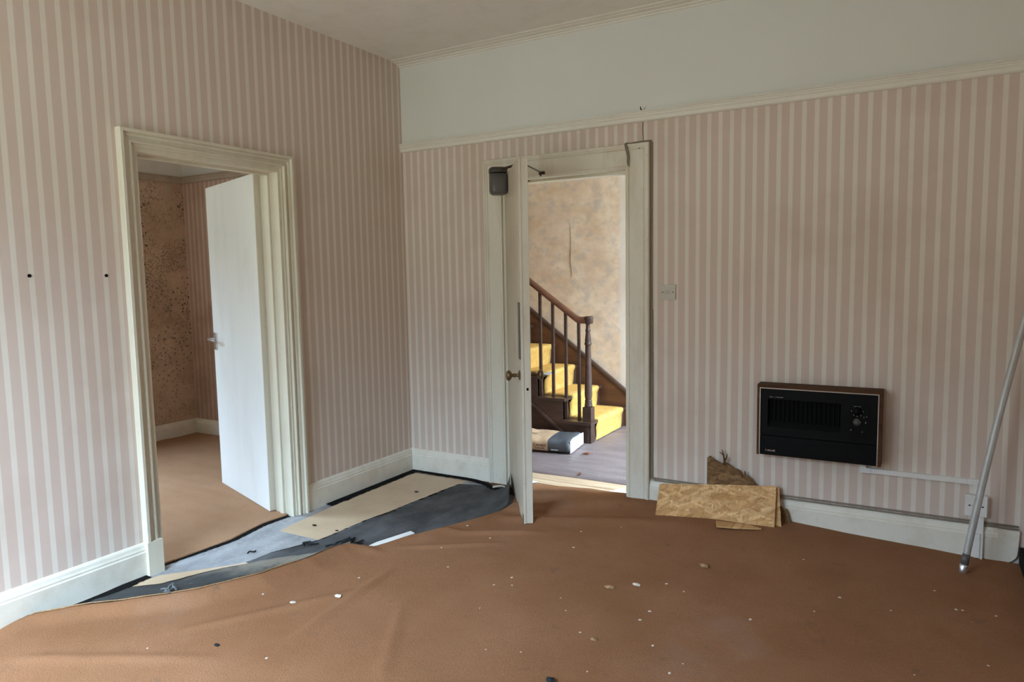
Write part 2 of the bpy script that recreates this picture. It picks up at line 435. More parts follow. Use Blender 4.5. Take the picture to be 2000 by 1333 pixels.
bm = bmesh.new()
box(bm, -T, 0, FRONT_Y, D1[0], -.1, CEIL); box(bm, -T, 0, D1[1], 0, -.1, CEIL); box(bm, -T, 0, D1[0], D1[1], D1[2], CEIL)
struct(obj('wall_left', bm, M['paper_left']), 'pink and cream striped wallpaper wall with the white side doorway')
bm = bmesh.new()
box(bm, -T, D2[0], 0, T, -.1, CEIL); box(bm, D2[1], RIGHT_X, 0, T, -.1, CEIL); box(bm, D2[0], D2[1], 0, T, D2[2], CEIL)
struct(obj('wall_back', bm, M['paper_back']), 'striped wallpaper wall under a plain frieze, holding the hall doorway and heater')
bm = bmesh.new(); box(bm, RIGHT_X, RIGHT_X+T, FRONT_Y, T, -.1, CEIL)
struct(obj('wall_right', bm, M['paper_left']))
def front_wall(name, x0, x1, win):
    bm = bmesh.new(); a, b, c, d = win; y0, y1 = FRONT_Y-.12, FRONT_Y
    box(bm, x0, a, y0, y1, -.1, CEIL); box(bm, b, x1, y0, y1, -.1, CEIL)
    box(bm, a, b, y0, y1, -.1, c); box(bm, a, b, y0, y1, d, CEIL)
    return struct(obj(name, bm, M['plaster']))
front_wall('wall_front', -T/2, RIGHT_X+T, MAIN_WIN)
bm = bmesh.new(); box(bm, -2.8, -T/2, FRONT_Y-.2, FRONT_Y, -.1, CEIL); struct(obj('wall_front_side_room', bm, M['plaster']))
def sash(name, win):
    a, b, c, d = win; r = empty(name, ((a+b)/2, FRONT_Y-.12, c)); struct(r)
    bm = bmesh.new(); y0, y1 = FRONT_Y-.15, FRONT_Y-.11; k = .05; mz = (c+d)/2
    box(bm, a, a+k, y0, y1, c, d); box(bm, b-k, b, y0, y1, c, d); box(bm, a+k, b-k, y0, y1, c, c+k)
    box(bm, a+k, b-k, y0, y1, d-k, d); box(bm, a+k, b-k, y0, y1, mz-.02, mz+.02)
    obj('window_frame', bm, M['frame_white'], r)
sash('window_1', MAIN_WIN)
a, b, c, d = SIDE_WIN; r = empty('window_2', (-2.68, (a+b)/2, c)); struct(r)
bm = bmesh.new(); k = .05; xa, xb_ = -2.70, -2.66; mz = (c+d)/2
box(bm, xa, xb_, a, a+k, c, d); box(bm, xa, xb_, b-k, b, c, d); box(bm, xa, xb_, a+k, b-k, c, c+k); box(bm, xa, xb_, a+k, b-k, d-k, d); box(bm, xa, xb_, a+k, b-k, mz-.02, mz+.02)
obj('window_frame', bm, M['frame_white'], r)
bm = bmesh.new(); box(bm, -T, RIGHT_X+T, FRONT_Y-.2, T, CEIL, CEIL+.1)
struct(obj('ceiling', bm, M['ceiling']), 'off-white ceiling meeting the striped wall')

# mouldings -----------------------------------------------------------
def run_x(name, prof, x0, x1, y, mat, label=None, parent=None):   # profile (out from wall towards -y, z)
    bm = bmesh.new(); prism(bm, [(y-a, z) for a, z in prof], 0, x0, x1)
    o = obj(name, bm, mat, parent)
    if parent is None: struct(o, label)
    return o
def run_y(name, prof, y0, y1, x, mat, label=None, sgn=1):
    bm = bmesh.new(); prism(bm, [(x+sgn*a, z) for a, z in prof], 1, y0, y1)
    return struct(obj(name, bm, mat), label)
SK = [(0, -.03), (.022, -.03), (.022, .118), (.018, .124), (.018, .132), (.014, .140), (.011, .152), (.006, .160), (0, .163)]
run_y('baseboard_left', SK, FRONT_Y, -2.065, 0, M['skirting_paint'], 'white skirting board before the side doorway')
run_y('baseboard_left_corner', SK, -1.05, 0, 0, M['skirting_paint'], 'white skirting board between side doorway and corner')
run_x('baseboard_back_corner', SK, 0, .69, 0, M['skirting_paint'], 'short white skirting board between corner and hall door frame')
bm = bmesh.new()
SKB = SK
prism(bm, [(-a, z) for a, z in SKB], 0, 1.822, 3.56)
pts = [(3.56, .163), (3.56, -.03)]
struct(obj('baseboard_back', bm, M['skirting_paint']), 'long white skirting board under the heater')
bm = bmesh.new()
poly = [(3.56, .163), (3.56, .0)] + [(3.575+.065*math.sin(t*math.pi/16), .055-.055*math.cos(t*math.pi/16)) for t in range(9)] + [(3.645, .163)]
prism(bm, poly, 1, -.021, 0)
struct(obj('baseboard_end', bm, M['skirting_paint']), 'rounded end of the white skirting board by the pole')
bm = bmesh.new(); box(bm, 3.648, RIGHT_X, -1.0, -.012, -.02, .085)
struct(obj('trim_hearth', bm, M['dark']), 'dark hearth slab at the end of the skirting board')
RAIL = [(0, 2.288), (.012, 2.288), (.020, 2.294), (.022, 2.312), (.030, 2.318), (.032, 2.326), (.026, 2.330), (.026, 2.336), (.034, 2.340), (.034, 2.346), (0, 2.348)]
run_x('trim_1', RAIL, 0, RIGHT_X, 0, M['moulding'], 'cream picture rail under the plain frieze')
COR = [(0, 2.872), (.010, 2.872), (.014, 2.880), (.030, 2.882), (.034, 2.888), (.066, 2.890), (.072, 2.894), (.098, 2.895), (.102, CEIL), (0, CEIL)]
run_x('trim_2', COR, 0, RIGHT_X, 0, M['moulding'], 'shallow white cornice along the back wall')

# door frames -----------------------------------------------------------
def casing(name, plane, a0, a1, top, prof, mat, parent, z0=-.02):
    """moulded architrave round an opening; a0,a1 outer edges, prof (inward offset, out from wall)"""
    bm = bmesh.new()
    def P(a, z): return (0, a, z) if plane == 'x' else (a, 0, z)
    def O(da, dz): return (0, da, dz) if plane == 'x' else (da, 0, dz)
    nrm = (1, 0, 0) if plane == 'x' else (0, -1, 0)
    path = [(P(a0, z0), O(1, 0)), (P(a0, top), O(1, -1)), (P(a1, top), O(-1, -1)), (P(a1, z0), O(-1, 0))]
    sweep(bm, prof, path, nrm, None)
    return obj(name, bm, mat, parent)
f1 = empty('trim_side_doorway', (0, -1.556, 0)); struct(f1, 'cream moulded frame of the side-room doorway')
P1 = [(0, 0), (0, .034), (.003, .038), (.016, .038), (.018, .022), (.022, .024), (.033, .022), (.034, .014), (.051, .013), (.053, .023), (.060, .023), (.063, .009), (.076, .009), (.076, 0)]
casing('architrave', 'x', -2.069, -1.044, 2.121, P1, M['cream_paint'], f1)
bm = bmesh.new(); box(bm, .001, .040, -2.071, -1.994, -.03, .165); bevel(bm, .003)
obj('plinth_block', bm, M['cream_paint'], f1)
bm = bmesh.new(); L_ = .02
box(bm, -T-.005, .004, D1[0], D1[0]+L_, -.02, D1[2]); box(bm, -T-.005, .004, D1[1]-L_, D1[1], -.02, D1[2]); box(bm, -T-.005, .004, D1[0]+L_, D1[1]-L_, D1[2]-L_, D1[2])
obj('lining', bm, M['cream_paint'], f1)
bm = bmesh.new()
box(bm, -.095, -.065, D1[0]+L_, D1[0]+L_+.014, -.02, D1[2]-L_); box(bm, -.095, -.065, D1[1]-L_-.014, D1[1]-L_, -.02, D1[2]-L_); box(bm, -.095, -.065, D1[0]+L_+.014, D1[1]-L_-.014, D1[2]-L_-.014, D1[2]-L_)
obj('door_stop', bm, M['cream_paint'], f1)

f2 = empty('trim_hall_doorway', (1.256, 0, 0)); struct(f2, 'wide cream frame of the hall doorway with cracked joints')
P2 = [(0, 0), (0, .030), (.006, .034), (.014, .034), (.020, .028), (.026, .026), (.030, .020), (.036, .024), (.120, .024), (.126, .028), (.135, .024), (.135, 0)]
casing('architrave', 'y', .688, 1.824, 2.166, P2, M['white_paint'], f2)
bm = bmesh.new(); L_ = .018
box(bm, D2[0], D2[0]+L_, -.006, T+.004, -.02, D2[2]); box(bm, D2[1]-L_, D2[1], -.006, T+.004, -.02, D2[2]); box(bm, D2[0]+L_, D2[1]-L_, -.006, T+.004, D2[2]-L_, D2[2])
obj('lining', bm, M['cream_paint'], f2)
bm = bmesh.new(); S_ = .016
box(bm, D2[0]+L_, D2[0]+L_+S_, .058, T+.002, -.02, D2[2]-L_)
box(bm, D2[0]+L_+S_, D2[1]-L_-S_, .058, T+.002, D2[2]-L_-S_, D2[2]-L_)
# latch-side stop, with the bite broken out of it at lock height
xs0, xs1 = D2[1]-L_-S_, D2[1]-L_
poly = [(xs0, -.02), (xs0, 1.43), (xs0+.006, 1.44), (xs0+.010, 1.455), (xs0+.011, 1.475), (xs0+.006, 1.50), (xs0+.003, 1.515), (xs0, 1.53), (xs0, D2[2]-L_), (xs1, D2[2]-L_), (xs1, -.02)]
prism(bm, poly, 1, .058, T+.002)
obj('door_stop', bm, M['cream_paint'], f2)
bm = bmesh.new(); box(bm, 1.108, 1.146, -.034, -.022, 2.040, 2.058); tube(bm, [(1.127, -.033, 2.050), (1.127, -.046, 2.052), (1.127, -.046, 2.028)], .005)
obj('closer_bracket', bm, M['steel_dark'], f2)
bm = bmesh.new(); box(bm, 1.022, 1.036, -.028, -.020, 2.005, 2.012)
obj('screw', bm, M['steel_dark'], f2)
bm = bmesh.new(); lathe(bm, [(.003, 0), (.003, .004)], 0, 0, 8); bmesh.ops.rotate(bm, verts=bm.verts, matrix=Matrix.Rotation(math.pi/2, 3, 'X')); bmesh.ops.translate(bm, verts=bm.verts, vec=(1.765, -.024, 2.135))
obj('screw', bm, M['dark'], f2)

# ------------------------------------------------------------------ door leaves
def rot_obj(o, pos, ang): o.location = pos; o.rotation_euler = (0, 0, ang)
# side-room door: local x runs along the leaf from hinge to latch, local y is its seen face's back
A1 = math.atan2(.27, -.80)
door1 = empty('door_1', (-.158, -1.128, .012), A1); struct(door1, 'white flush door standing open into the side room')
def put(name, bm, mat, parent, smooth_=False, label=None):
    o = obj(name, bm, mat, None, smooth_); local(o, parent)
    if label: o['label'] = label
    return o
put('leaf', bbox(0.002, .835, .0, .040, 0, 2.018, .002), M['door_white'], door1)
bm = bmesh.new(); box(bm, -.0015, .0018, .001, .039, .002, 2.016)
put('hinge_edge', bm, M['cream_paint'], door1, label='bare cream hinge edge of the white door')
for zz in (1.865, .245):
    bm = bmesh.new(); box(bm, -.0035, -.0012, -.004, .030, zz-.05, zz+.05)
    tube(bm, [(-.006, -.006, zz-.052), (-.006, -.006, zz+.052)], .006, 10)
    for q in (-.03, -.01, .01, .03): box(bm, -.0125, -.001, -.0125, .001, zz+q-.0012, zz+q+.0012)
    put('hinge', bm, M['cream_paint'], door1)
# lever handle seen on the face turned to this room (local +y side faces away from hall)
SIDE = 1
yf = .040 if SIDE > 0 else 0.0
bm = bmesh.new(); box(bm, .772, .812, yf, yf+.008, .935, 1.05); bevel(bm, .002)
put('handle_plate', bm, M['chrome'], door1, label='chrome handle plate')
bm = bmesh.new(); tube(bm, catmull([(.792, yf+.006, 1.008), (.792, yf+.042, 1.008), (.782, yf+.052, 1.008), (.740, yf+.053, 1.006), (.69, yf+.05, 1.004)], 5), .0085, 10)
put('handle_lever', bm, M['chrome'], door1, True, label='chrome lever handle')

# hall door
HX, HY, LEN, TH = .838, -.004, .812, .054
A2 = math.radians(-54.2)
door2 = empty('door_2', (HX, HY, .02), A2); struct(door2, 'cream panelled-edge door opened into the room at the hall doorway')
put('leaf', bbox(0, LEN, 0, TH, 0, 2.022, .003), M['door_paint'], door2)
put('edge_face', bbox(LEN-.001, LEN+.0012, .001, TH-.001, .003, 2.019), M['white_paint'], door2, label='paler closing edge of the door')
bm = bmesh.new(); box(bm, LEN-.001, LEN+.004, .001, .014, .0, 2.020); bevel(bm, .0015)
put('edge_bead', bm, M['white_paint'], door2)
bm = bmesh.new(); box(bm, LEN-.001, LEN+.0018, .022, .046, .745, .905)
put('lock_plate', bm, M['white_paint'], door2)
bm = bmesh.new(); box(bm, LEN, LEN+.0025, .028, .040, .757, .772)
put('latch', bm, M['dark'], door2, label='dark latch hole in the door edge')
bm = bmesh.new(); box(bm, LEN-.075, LEN-.010, -.006, .0005, .93, 1.245); bevel(bm, .0015)
put('finger_plate', bm, M['closer_grey'], door2, label='dark upright finger plate')
def knob(sy):
    bm = bmesh.new(); n = 18
    prof = [(.028, 0), (.028, .004), (.020, .007), (.011, .009), (.009, .020), (.012, .030), (.010, .040), (.012, .046), (.024, .052), (.029, .060), (.029, .068), (.022, .076), (.008, .079)]
    rings = [[bm.verts.new((LEN-.065+r*math.cos(2*math.pi*k/n), sy*h+(0 if sy < 0 else TH), .835+r*math.sin(2*math.pi*k/n))) for k in range(n)] for r, h in prof]
    for a, b in zip(rings, rings[1:]):
        for k in range(n): bm.faces.new((a[k], a[(k+1) % n], b[(k+1) % n], b[k]))
    bm.faces.new(rings[0]); bm.faces.new(rings[-1]); bmesh.ops.recalc_face_normals(bm, faces=bm.faces[:])
    put('knob', bm, M['brass'], door2, True, label='tarnished brass door knob')
knob(-1); knob(1)
bm = bmesh.new(); box(bm, LEN-.03, LEN+.003, -.002, .010, 0, .05); bevel(bm, .001)
put('kick_corner', bm, M['closer_grey'], door2, label='scuffed grey metal corner at the foot of the door')
# barrel door closer on the face turned to the left wall, near the hinge
cl = put('closer_body', bmesh.new(), M['closer_grey'], door2, label='grey overhead door closer body')
bm = bmesh.new()
def squircle(cx_, cy_, rx, ry, z, n=28, p=3.2):
    out = []
    for k in range(n):
        t = 2*math.pi*k/n; c, s_ = math.cos(t), math.sin(t)
        out.append((cx_+rx*math.copysign(abs(c)**(2/p), c), cy_+ry*math.copysign(abs(s_)**(2/p), s_), z))
    return out
def loft(bm, secs):
    rings = [[bm.verts.new(p) for p in s_] for s_ in secs]
    for a, b in zip(rings, rings[1:]):
        for k in range(len(a)): bm.faces.new((a[k], a[(k+1) % len(a)], b[(k+1) % len(a)], b[k]))
    bm.faces.new(rings[0][::-1]); bm.faces.new(rings[-1])
CX_, CY_ = .215, -.058
loft(bm, [squircle(CX_, CY_, .042, .038, 1.893), squircle(CX_, CY_, .056, .050, 1.900), squircle(CX_, CY_, .060, .056, 1.916), squircle(CX_, CY_, .060, .056, 2.018)])
me = cl.data; bm.to_mesh(me); bm.free()
for p in me.polygons: p.use_smooth = True
bm = bmesh.new(); loft(bm, [squircle(CX_, CY_, .050, .048, 2.016), squircle(CX_, CY_, .050, .048, 2.026)])
local(obj('closer_neck', bm, M['dark']), door2)
bm = bmesh.new(); loft(bm, [squircle(CX_, CY_, .060, .056, 2.025), squircle(CX_, CY_, .062, .058, 2.030), squircle(CX_, CY_, .062, .058, 2.048), squircle(CX_, CY_, .050, .048, 2.058), squircle(CX_, CY_, .03, .03, 2.060)])
cap = put('closer_cap', bm, M['closer_dark'], door2, True)
# arm from the closer cap over the door to the bracket on the frame head
wm = door2.matrix_world.inverted()
br = wm @ Vector((1.127, -.046, 2.052))
bm = bmesh.new(); tube(bm, [(CX_, CY_, 2.044), (CX_+.09, CY_+.04, 2.044), (CX_+.27, CY_+.12, 2.044)], .008, 8)
tube(bm, [(CX_+.27, CY_+.12, 2.044), (br.x, br.y, br.z)], .005, 8)
put('closer_arm', bm, M['steel_dark'], door2)

# ------------------------------------------------------------------ side room beyond the left doorway
SX = -2.60
bm = bmesh.new(); box(bm, SX, -T, FRONT_Y, .10, -.12, -.004)
struct(obj('floor_side_room', bm, M['dark_wood']))
bm = bmesh.new(); a, b, c_, d = SIDE_WIN
box(bm, SX-T, SX, FRONT_Y, a, -.1, CEIL); box(bm, SX-T, SX, b, .24, -.1, CEIL); box(bm, SX-T, SX, a, b, -.1, c_); box(bm, SX-T, SX, a, b, d, CEIL)
struct(obj('wall_side_room_far', bm, M['mould']), 'mould-speckled brown wallpaper wall of the side room')
bm = bmesh.new(); box(bm, SX, -T, .085, .24, -.1, CEIL)
struct(obj('wall_side_room_back', bm, M['paper_side']), 'dim striped wallpaper wall of the side room')
bm = bmesh.new(); box(bm, SX-T, -T, FRONT_Y-.2, .24, CEIL, CEIL+.1)
struct(obj('ceiling_side_room', bm, M['ceiling']))
bm = bmesh.new(); box(bm, -T-.004, -T, FRONT_Y, D1[0], -.1, CEIL); box(bm, -T-.004, -T, D1[1], .085, -.1, CEIL); box(bm, -T-.004, -T, D1[0], D1[1], D1[2], CEIL)
struct(obj('wall_side_room_near', bm, M['paper_side']))
bm = bmesh.new(); box(bm, SX, SX+.004, SIDE_WIN[1]+.1, .085, 2.33, CEIL)
struct(obj('trim_side_room_frieze', bm, M['ceiling']), 'grey frieze above the mouldy wall')
SKS = [(a, z*.86) for a, z in SK]
run_x('baseboard_side_room_back', SKS, SX, -T-.005, .085, M['skirting_paint'], 'skirting board under the dim striped wall')
run_y('baseboard_side_room_far', SKS, FRONT_Y, .085, SX, M['skirting_paint'], 'skirting board under the mouldy wall')
run_x('trim_3', RAIL, SX, -T-.005, .085, M['side_rail'], 'picture rail over the dim striped wall')
run_y('trim_4', RAIL, SIDE_WIN[1]+.1, .085, SX, M['side_rail'], 'picture rail over the mouldy wall')
# its carpet, with the cut edge in the doorway
bm = bmesh.new()
def side_edge(y): return interp(y, [-2.4, -1.987, -1.812, -1.574, -1.316, -1.151, -.9], [-.05, -.031, -.024, -.008, -.056, -.037, -.15])
NY, NX = 150, 60; g = []
for i in range(NY+1):
    y = FRONT_Y+.0+(.06-FRONT_Y)*i/NY; row = []
    lim = -T-.006
    if D1[0]+.02 < y < D1[1]-.02: lim = side_edge(y)
    for j in range(NX+1):
        x = SX+.02+(lim-SX-.02)*(1-(1-j/NX)**1.6)
        z = .010+.004*nz(x*5, y*5)+.003*nz(x*1.3, y*14, 3)
        row.append(bm.verts.new((x, y, z)))
    row.append(bm.verts.new((lim+.002, y, -.003))); g.append(row)
for a, b in zip(g, g[1:]):
    for j in range(len(a)-1): bm.faces.new((a[j], a[j+1], b[j+1], b[j]))
c = obj('side_room_carpet', bm, M['carpet_side'], None, True)
tag(c, 'dusty brown carpet in the side room behind the open white door', 'carpet')

# ------------------------------------------------------------------ hall beyond the back doorway
bm = bmesh.new(); box(bm, -T-2, HALL_X, .0, HALL_Y, -.12, -.016)
hf = struct(obj('floor_hall', bm, M['dark_wood']))
for y0, y1 in ((.002, .112), (.118, .205), (.211, .335)):
    bm = bbox(.50, 2.0, y0, y1, -.015, .0 if y0 > .01 else -.003, .002)
    obj('floorboard', bm, M['boards'], hf)
bm = bmesh.new(); g = []
for i in range(41):
    x = -1.9+(HALL_X+1.9)*i/40; row = []
    for j in range(13):
        ye = .325+.012*nz(x*6, 2)+.03*(x-.83)
        y = ye+(HALL_Y-.004-ye)*j/12; row.append(bm.verts.new((x, y, .004+.002*nz(x*4, y*4))))
    row.insert(0, bm.verts.new((x, row[0].co.y-.001, -.001))); g.append(row)
for a, b in zip(g, g[1:]):
    for j in range(len(a)-1): bm.faces.new((a[j], b[j], b[j+1], a[j+1]))
tag(obj('hall_lino', bm, M['hall_lino'], None, True), 'grey-mauve sheet lino on the hall floor', 'lino')
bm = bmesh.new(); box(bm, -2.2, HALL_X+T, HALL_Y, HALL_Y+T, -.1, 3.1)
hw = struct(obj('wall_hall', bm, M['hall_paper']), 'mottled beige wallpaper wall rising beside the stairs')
bm = bmesh.new()
pts = [(.315, 1.90), (.325, 1.72), (.318, 1.55), (.33, 1.42), (.322, 1.38)]
tube(bm, catmull([(x, HALL_Y-.002, z) for x, z in pts], 4), lambda t: .001+.0035*math.sin(math.pi*t), 6)
obj('torn_seam', bm, M['tan_flake'], hw)
bm = bmesh.new(); box(bm, -2.2-T, -2.2, .24, HALL_Y+T, -.1, 3.1)
struct(obj('wall_hall_left', bm, M['plaster']))
a, b, c_, d = HALL_DOOR
bm = bmesh.new(); box(bm, HALL_X, HALL_X+T, T, a, -.1, 3.1); box(bm, HALL_X, HALL_X+T, b, HALL_Y, -.1, 3.1); box(bm, HALL_X, HALL_X+T, a, b, d, 3.1)
struct(obj('wall_hall_right', bm, M['plaster']))
bm = bmesh.new(); box(bm, -2.3, HALL_X+T, T, HALL_Y+T, 3.1, 3.2)
struct(obj('ceiling_hall', bm, M['ceiling']))
bm = bmesh.new(); box(bm, -2.2, HALL_X, T-.002, T+.004, CEIL, 3.1)
struct(obj('wall_hall_near', bm, M['plaster']))
run_x('baseboard_hall', SK, 1.12, HALL_X, HALL_Y, M['white_paint'], 'white hall skirting board past the stairs')
SC['built'] = 'shell'

# ------------------------------------------------------------------ staircase in the hall
RISE, GOING, X1, YS, YW, NST = .185, .240, .860, 1.27, HALL_Y-.03, 8
st = empty('staircase', (X1, YS, 0))
tag(st, 'dark wood staircase with gold carpet runner seen through the hall doorway', 'staircase')
for k in range(NST):
    xr = X1-GOING*k; z0 = RISE*k; z1 = RISE*(k+1)
    obj('riser', bbox(xr-.02, xr, YS+.002, YW, z0 if k == 0 else z0-.002, z1-.024), M['stair_dark'], st)
    bm = bmesh.new(); box(bm, xr-GOING-.015, xr+.026, YS-.026, YW, z1-.024, z1); bevel(bm, .008, 3)
    obj('tread', bm, M['stair_dark'], st)
# cut outer string and spandrel
bm = bmesh.new(); poly = [(X1, 0.0)]
for k in range(NST):
    xr = X1-GOING*k; poly += [(xr-.0, RISE*(k+1)-.025), (xr-GOING, RISE*(k+1)-.025)]
xe = X1-GOING*NST
SLP = RISE/GOING
def diag(x): return .271-SLP*(x-.363)
poly += [(xe, diag(xe)), (.70, diag(.70)), (.70, 0)]
prism(bm, poly, 1, YS, YS+.03); obj('outer_string', bm, M['stair_dark'], st)
bm = bmesh.new(); prism(bm, [(xe, 0), (.712, 0), (xe, diag(xe)+.02)], 1, YS+.012, YS+.028); obj('spandrel_panel', bm, M['stair_dark'], st)
bm = bmesh.new(); d0 = .018
prism(bm, [(.71, diag(.71)-d0), (.71, diag(.71)+d0), (xe, diag(xe)+d0), (xe, diag(xe)-d0)], 1, YS-.016, YS+.002); bevel(bm, .005); obj('diagonal_moulding', bm, M['stair_dark'], st)
# wall string with cap
bm = bmesh.new()
def ws(x): return .353+.755*(.853-x)
poly = [(1.16, 0), (1.16, ws(1.16)), (xe, ws(xe)), (xe, ws(xe)-.55), (X1, 0)]
prism(bm, poly, 1, HALL_Y-.034, HALL_Y-.002); obj('wall_string', bm, M['stair_red'], st)
bm = bmesh.new()
prism(bm, [(1.17, ws(1.17)-.020), (1.17, ws(1.17)+.016), (xe, ws(xe)+.016), (xe, ws(xe)-.020)], 1, HALL_Y-.046, HALL_Y-.002); bevel(bm, .007, 2)
prism(bm, [(1.17, ws(1.17)-.045), (1.17, ws(1.17)-.030), (xe, ws(xe)-.030), (xe, ws(xe)-.045)], 1, HALL_Y-.038, HALL_Y-.030)
obj('string_cap', bm, M['stair_dark'], st)
# carpet runner following the steps
bm = bmesh.new(); prof = []
for k in range(NST):
    xr = X1-GOING*k; z0 = RISE*k; z1 = RISE*(k+1)
    prof += [(xr+.012, z0+.012), (xr+.018, z0+.06), (xr+.022, z1-.045), (xr+.036, z1-.018), (xr+.034, z1+.004), (xr+.020, z1+.013), (xr-.03, z1+.014), (xr-GOING+.03, z1+.013)]
ys = [1.385+(1.955-1.385)*j/10 for j in range(11)]
g = []
for i, (x, z) in enumerate(prof):
    off = .012*math.sin(i*1.7)
    row = [bm.verts.new((x+.003*nz(i*.7, y*8), y+(off if j == 0 else 0), z+.002*nz(i, y*9, 4))) for j, y in enumerate(ys)]
    row.append(bm.verts.new((x-.012, ys[-1]+.001, z-.012))); row.insert(0, bm.verts.new((x-.012, ys[0]+off-.001, z-.012))); g.append(row)
for a, b in zip(g, g[1:]):
    for j in range(len(a)-1): bm.faces.new((a[j], a[j+1], b[j+1], b[j]))
obj('carpet_runner', bm, M['stair_carpet'], st, True, None)['label'] = 'worn gold stair carpet runner'
# newel
NX_, NYc = .833, 1.318
bm = bmesh.new(); box(bm, NX_-.038, NX_+.038, NYc-.038, NYc+.038, .0, .305); bevel(bm, .004)
nw = obj('newel_post', bm, M['stair_dark'], st)
bm = bmesh.new()
lathe(bm, [(.020, .300), (.030, .308), (.034, .315), (.034, .322), (.029, .328), (.032, .334), (.032, .340), (.027, .346), (.031, .352), (.031, .358), (.026, .364), (.027, .372), (.031, .40), (.032, .42), (.030, .50), (.027, .62), (.0245, .74), (.0235, .81), (.023, .822), (.029, .828), (.030, .836), (.029, .844), (.024, .850), (.0255, .862), (.022, .90), (.019, .93), (.0185, .938), (.023, .943), (.023, .950), (.018, .957), (.0165, .985), (.018, 1.005)], NX_, NYc, 28)
obj('turned_shaft', bm, M['stair_dark'], nw, True)
# handrail: level end over the newel, then climbing
RH = 1.005
prof_r = [(-.029, .010), (-.031, .028), (-.024, .046), (-.010, .055), (.010, .055), (.024, .046), (.031, .028), (.029, .010), (.022, .0), (-.022, 0)]
bm = bmesh.new(); xb = .752; xt = xe
stn = [(NX_+.005, RH), (xb+.01, RH), (xb-.02, RH+.012), (xt, RH+.012+SLP*(xb-.02-xt)*.93)]
rings = [[bm.verts.new((x+(.0 if i < 2 else -.0), NYc+a, z+b)) for a, b in prof_r] for i, (x, z) in enumerate(stn)]
for a, b in zip(rings, rings[1:]):
    for k in range(len(a)): bm.faces.new((a[k], b[k], b[(k+1) % len(a)], a[(k+1) % len(a)]))
bm.faces.new(rings[0]); bm.faces.new(rings[-1][::-1]); bmesh.ops.recalc_face_normals(bm, faces=bm.faces[:])
hr = obj('handrail', bm, M['rail'], st)
bm = bmesh.new(); lathe(bm, [(.030, RH-.001), (.036, RH+.004), (.037, RH+.040), (.040, RH+.044), (.040, RH+.052), (.030, RH+.060), (.01, RH+.061)], NX_+.008, NYc, 28)
obj('newel_cap', bm, M['stair_dark'], nw, True)
for k in range(1, 13):
    x = .870-.1205*k
    s_ = int((X1+.0-x)/GOING)          # step index
    if s_ >= NST: break
    zt = RH+.012+SLP*(xb-.02-x)*.93 if x < xb-.02 else RH
    obj('baluster', bbox(x-.011, x+.011, NYc-.011, NYc+.011, RISE*(s_+1)-.002, zt+.012, .002, 1), M['stair_dark'], st)

# ------------------------------------------------------------------ things lying in the hall
bag = empty('cement_bag', (.55, 1.0, .004), math.radians(7.5))
tag(bag, 'tan paper cement bag with a dark grey end lying before the stairs', 'bag')
BL, BW, BH = .60, .37, .118
bm = bmesh.new(); NXb, NA = 40, 36; g = []
for i in range(NXb+1):
    u = i/NXb; x = -BL/2+BL*u
    endf = min(1, (min(u, 1-u)/.05)) ; endf = (1-(1-endf)**3)
    row = []
    for k in range(NA):
        t = 2*math.pi*k/NA; c, s_ = math.cos(t), math.sin(t); p = 3.6
        yy = math.copysign(abs(c)**(2/p), c)*BW/2; zz = BH/2+math.copysign(abs(s_)**(2/p), s_)*BH/2
        fl = .94+.06*endf
        zz = BH/2+(zz-BH/2)*(.90+.10*endf)
        yy *= fl
        if zz > .02: zz += .006*nz(x*9, yy*9)+.004*nz(x*25, yy*12, 2)
        row.append(bm.verts.new((x, yy+.004*nz(x*11, zz*20, 5), max(0, zz))))
    g.append(row)
for i, (a, b) in enumerate(zip(g, g[1:])):
    for k in range(NA):
        f = bm.faces.new((a[k], a[(k+1) % NA], b[(k+1) % NA], b[k])); f.material_index = 1 if i >= 28 else 0
        f.smooth = True
for ring, mi in ((g[0], 0), (g[-1], 2)):
    f = bm.faces.new(ring); f.material_index = mi
bmesh.ops.recalc_face_normals(bm, faces=bm.faces[:])
local(obj('bag_body', bm, None, None, False, [M['tan_paper'], M['bag_dark'], M['bag_white']]), bag)
bm = bmesh.new()
g = [[bm.verts.new((BL/2+.002+.004*abs(nz(j*.8, i)), -BW/2*.93+BW*.93*j/10, .012+.094*i/4+.004*nz(j*.7, i*.6, 3))) for j in range(11)] for i in range(5)]
for a, b in zip(g, g[1:]):
    for j in range(10): bm.faces.new((a[j], a[j+1], b[j+1], b[j]))
r = bmesh.ops.extrude_face_region(bm, geom=bm.faces[:]); bmesh.ops.translate(bm, verts=[v for v in r['geom'] if isinstance(v, bmesh.types.BMVert)], vec=(.006, 0, 0))
bmesh.ops.recalc_face_normals(bm, faces=bm.faces[:])
local(obj('folded_end', bm, M['bag_white']), bag)['label'] = 'white folded end of the bag'
def on_front(body, size, x, z):
    bm = text_bm(body, size); bmesh.ops.rotate(bm, verts=bm.verts, matrix=Matrix.Rotation(math.pi/2, 3, 'X'))
    bmesh.ops.translate(bm, verts=bm.verts, vec=(x, -BW/2-.003, z)); return bm
local(obj('lettering', on_front('Cement', .034, .055, .066), M['ink']), bag)['label'] = 'printed word Cement'
def strokes(n, x0, w_, z, h, dens=.8):
    bm = bmesh.new(); x = x0
    for i in range(n):
        ww = w_/n
        if random.random() < dens: box(bm, x, x+ww*.62, -BW/2-.0032, -BW/2-.0016, z-h*random.uniform(.3, .5), z+h*random.uniform(.3, .5))
        x += ww
    return bm
local(obj('small_print', strokes(16, .012, .085, .040, .008), M['ink']), bag)
bm = strokes(9, .150, .06, .034, .009, 1)
local(obj('small_print', bm, M['bag_white']), bag)
bm = bmesh.new(); g = []
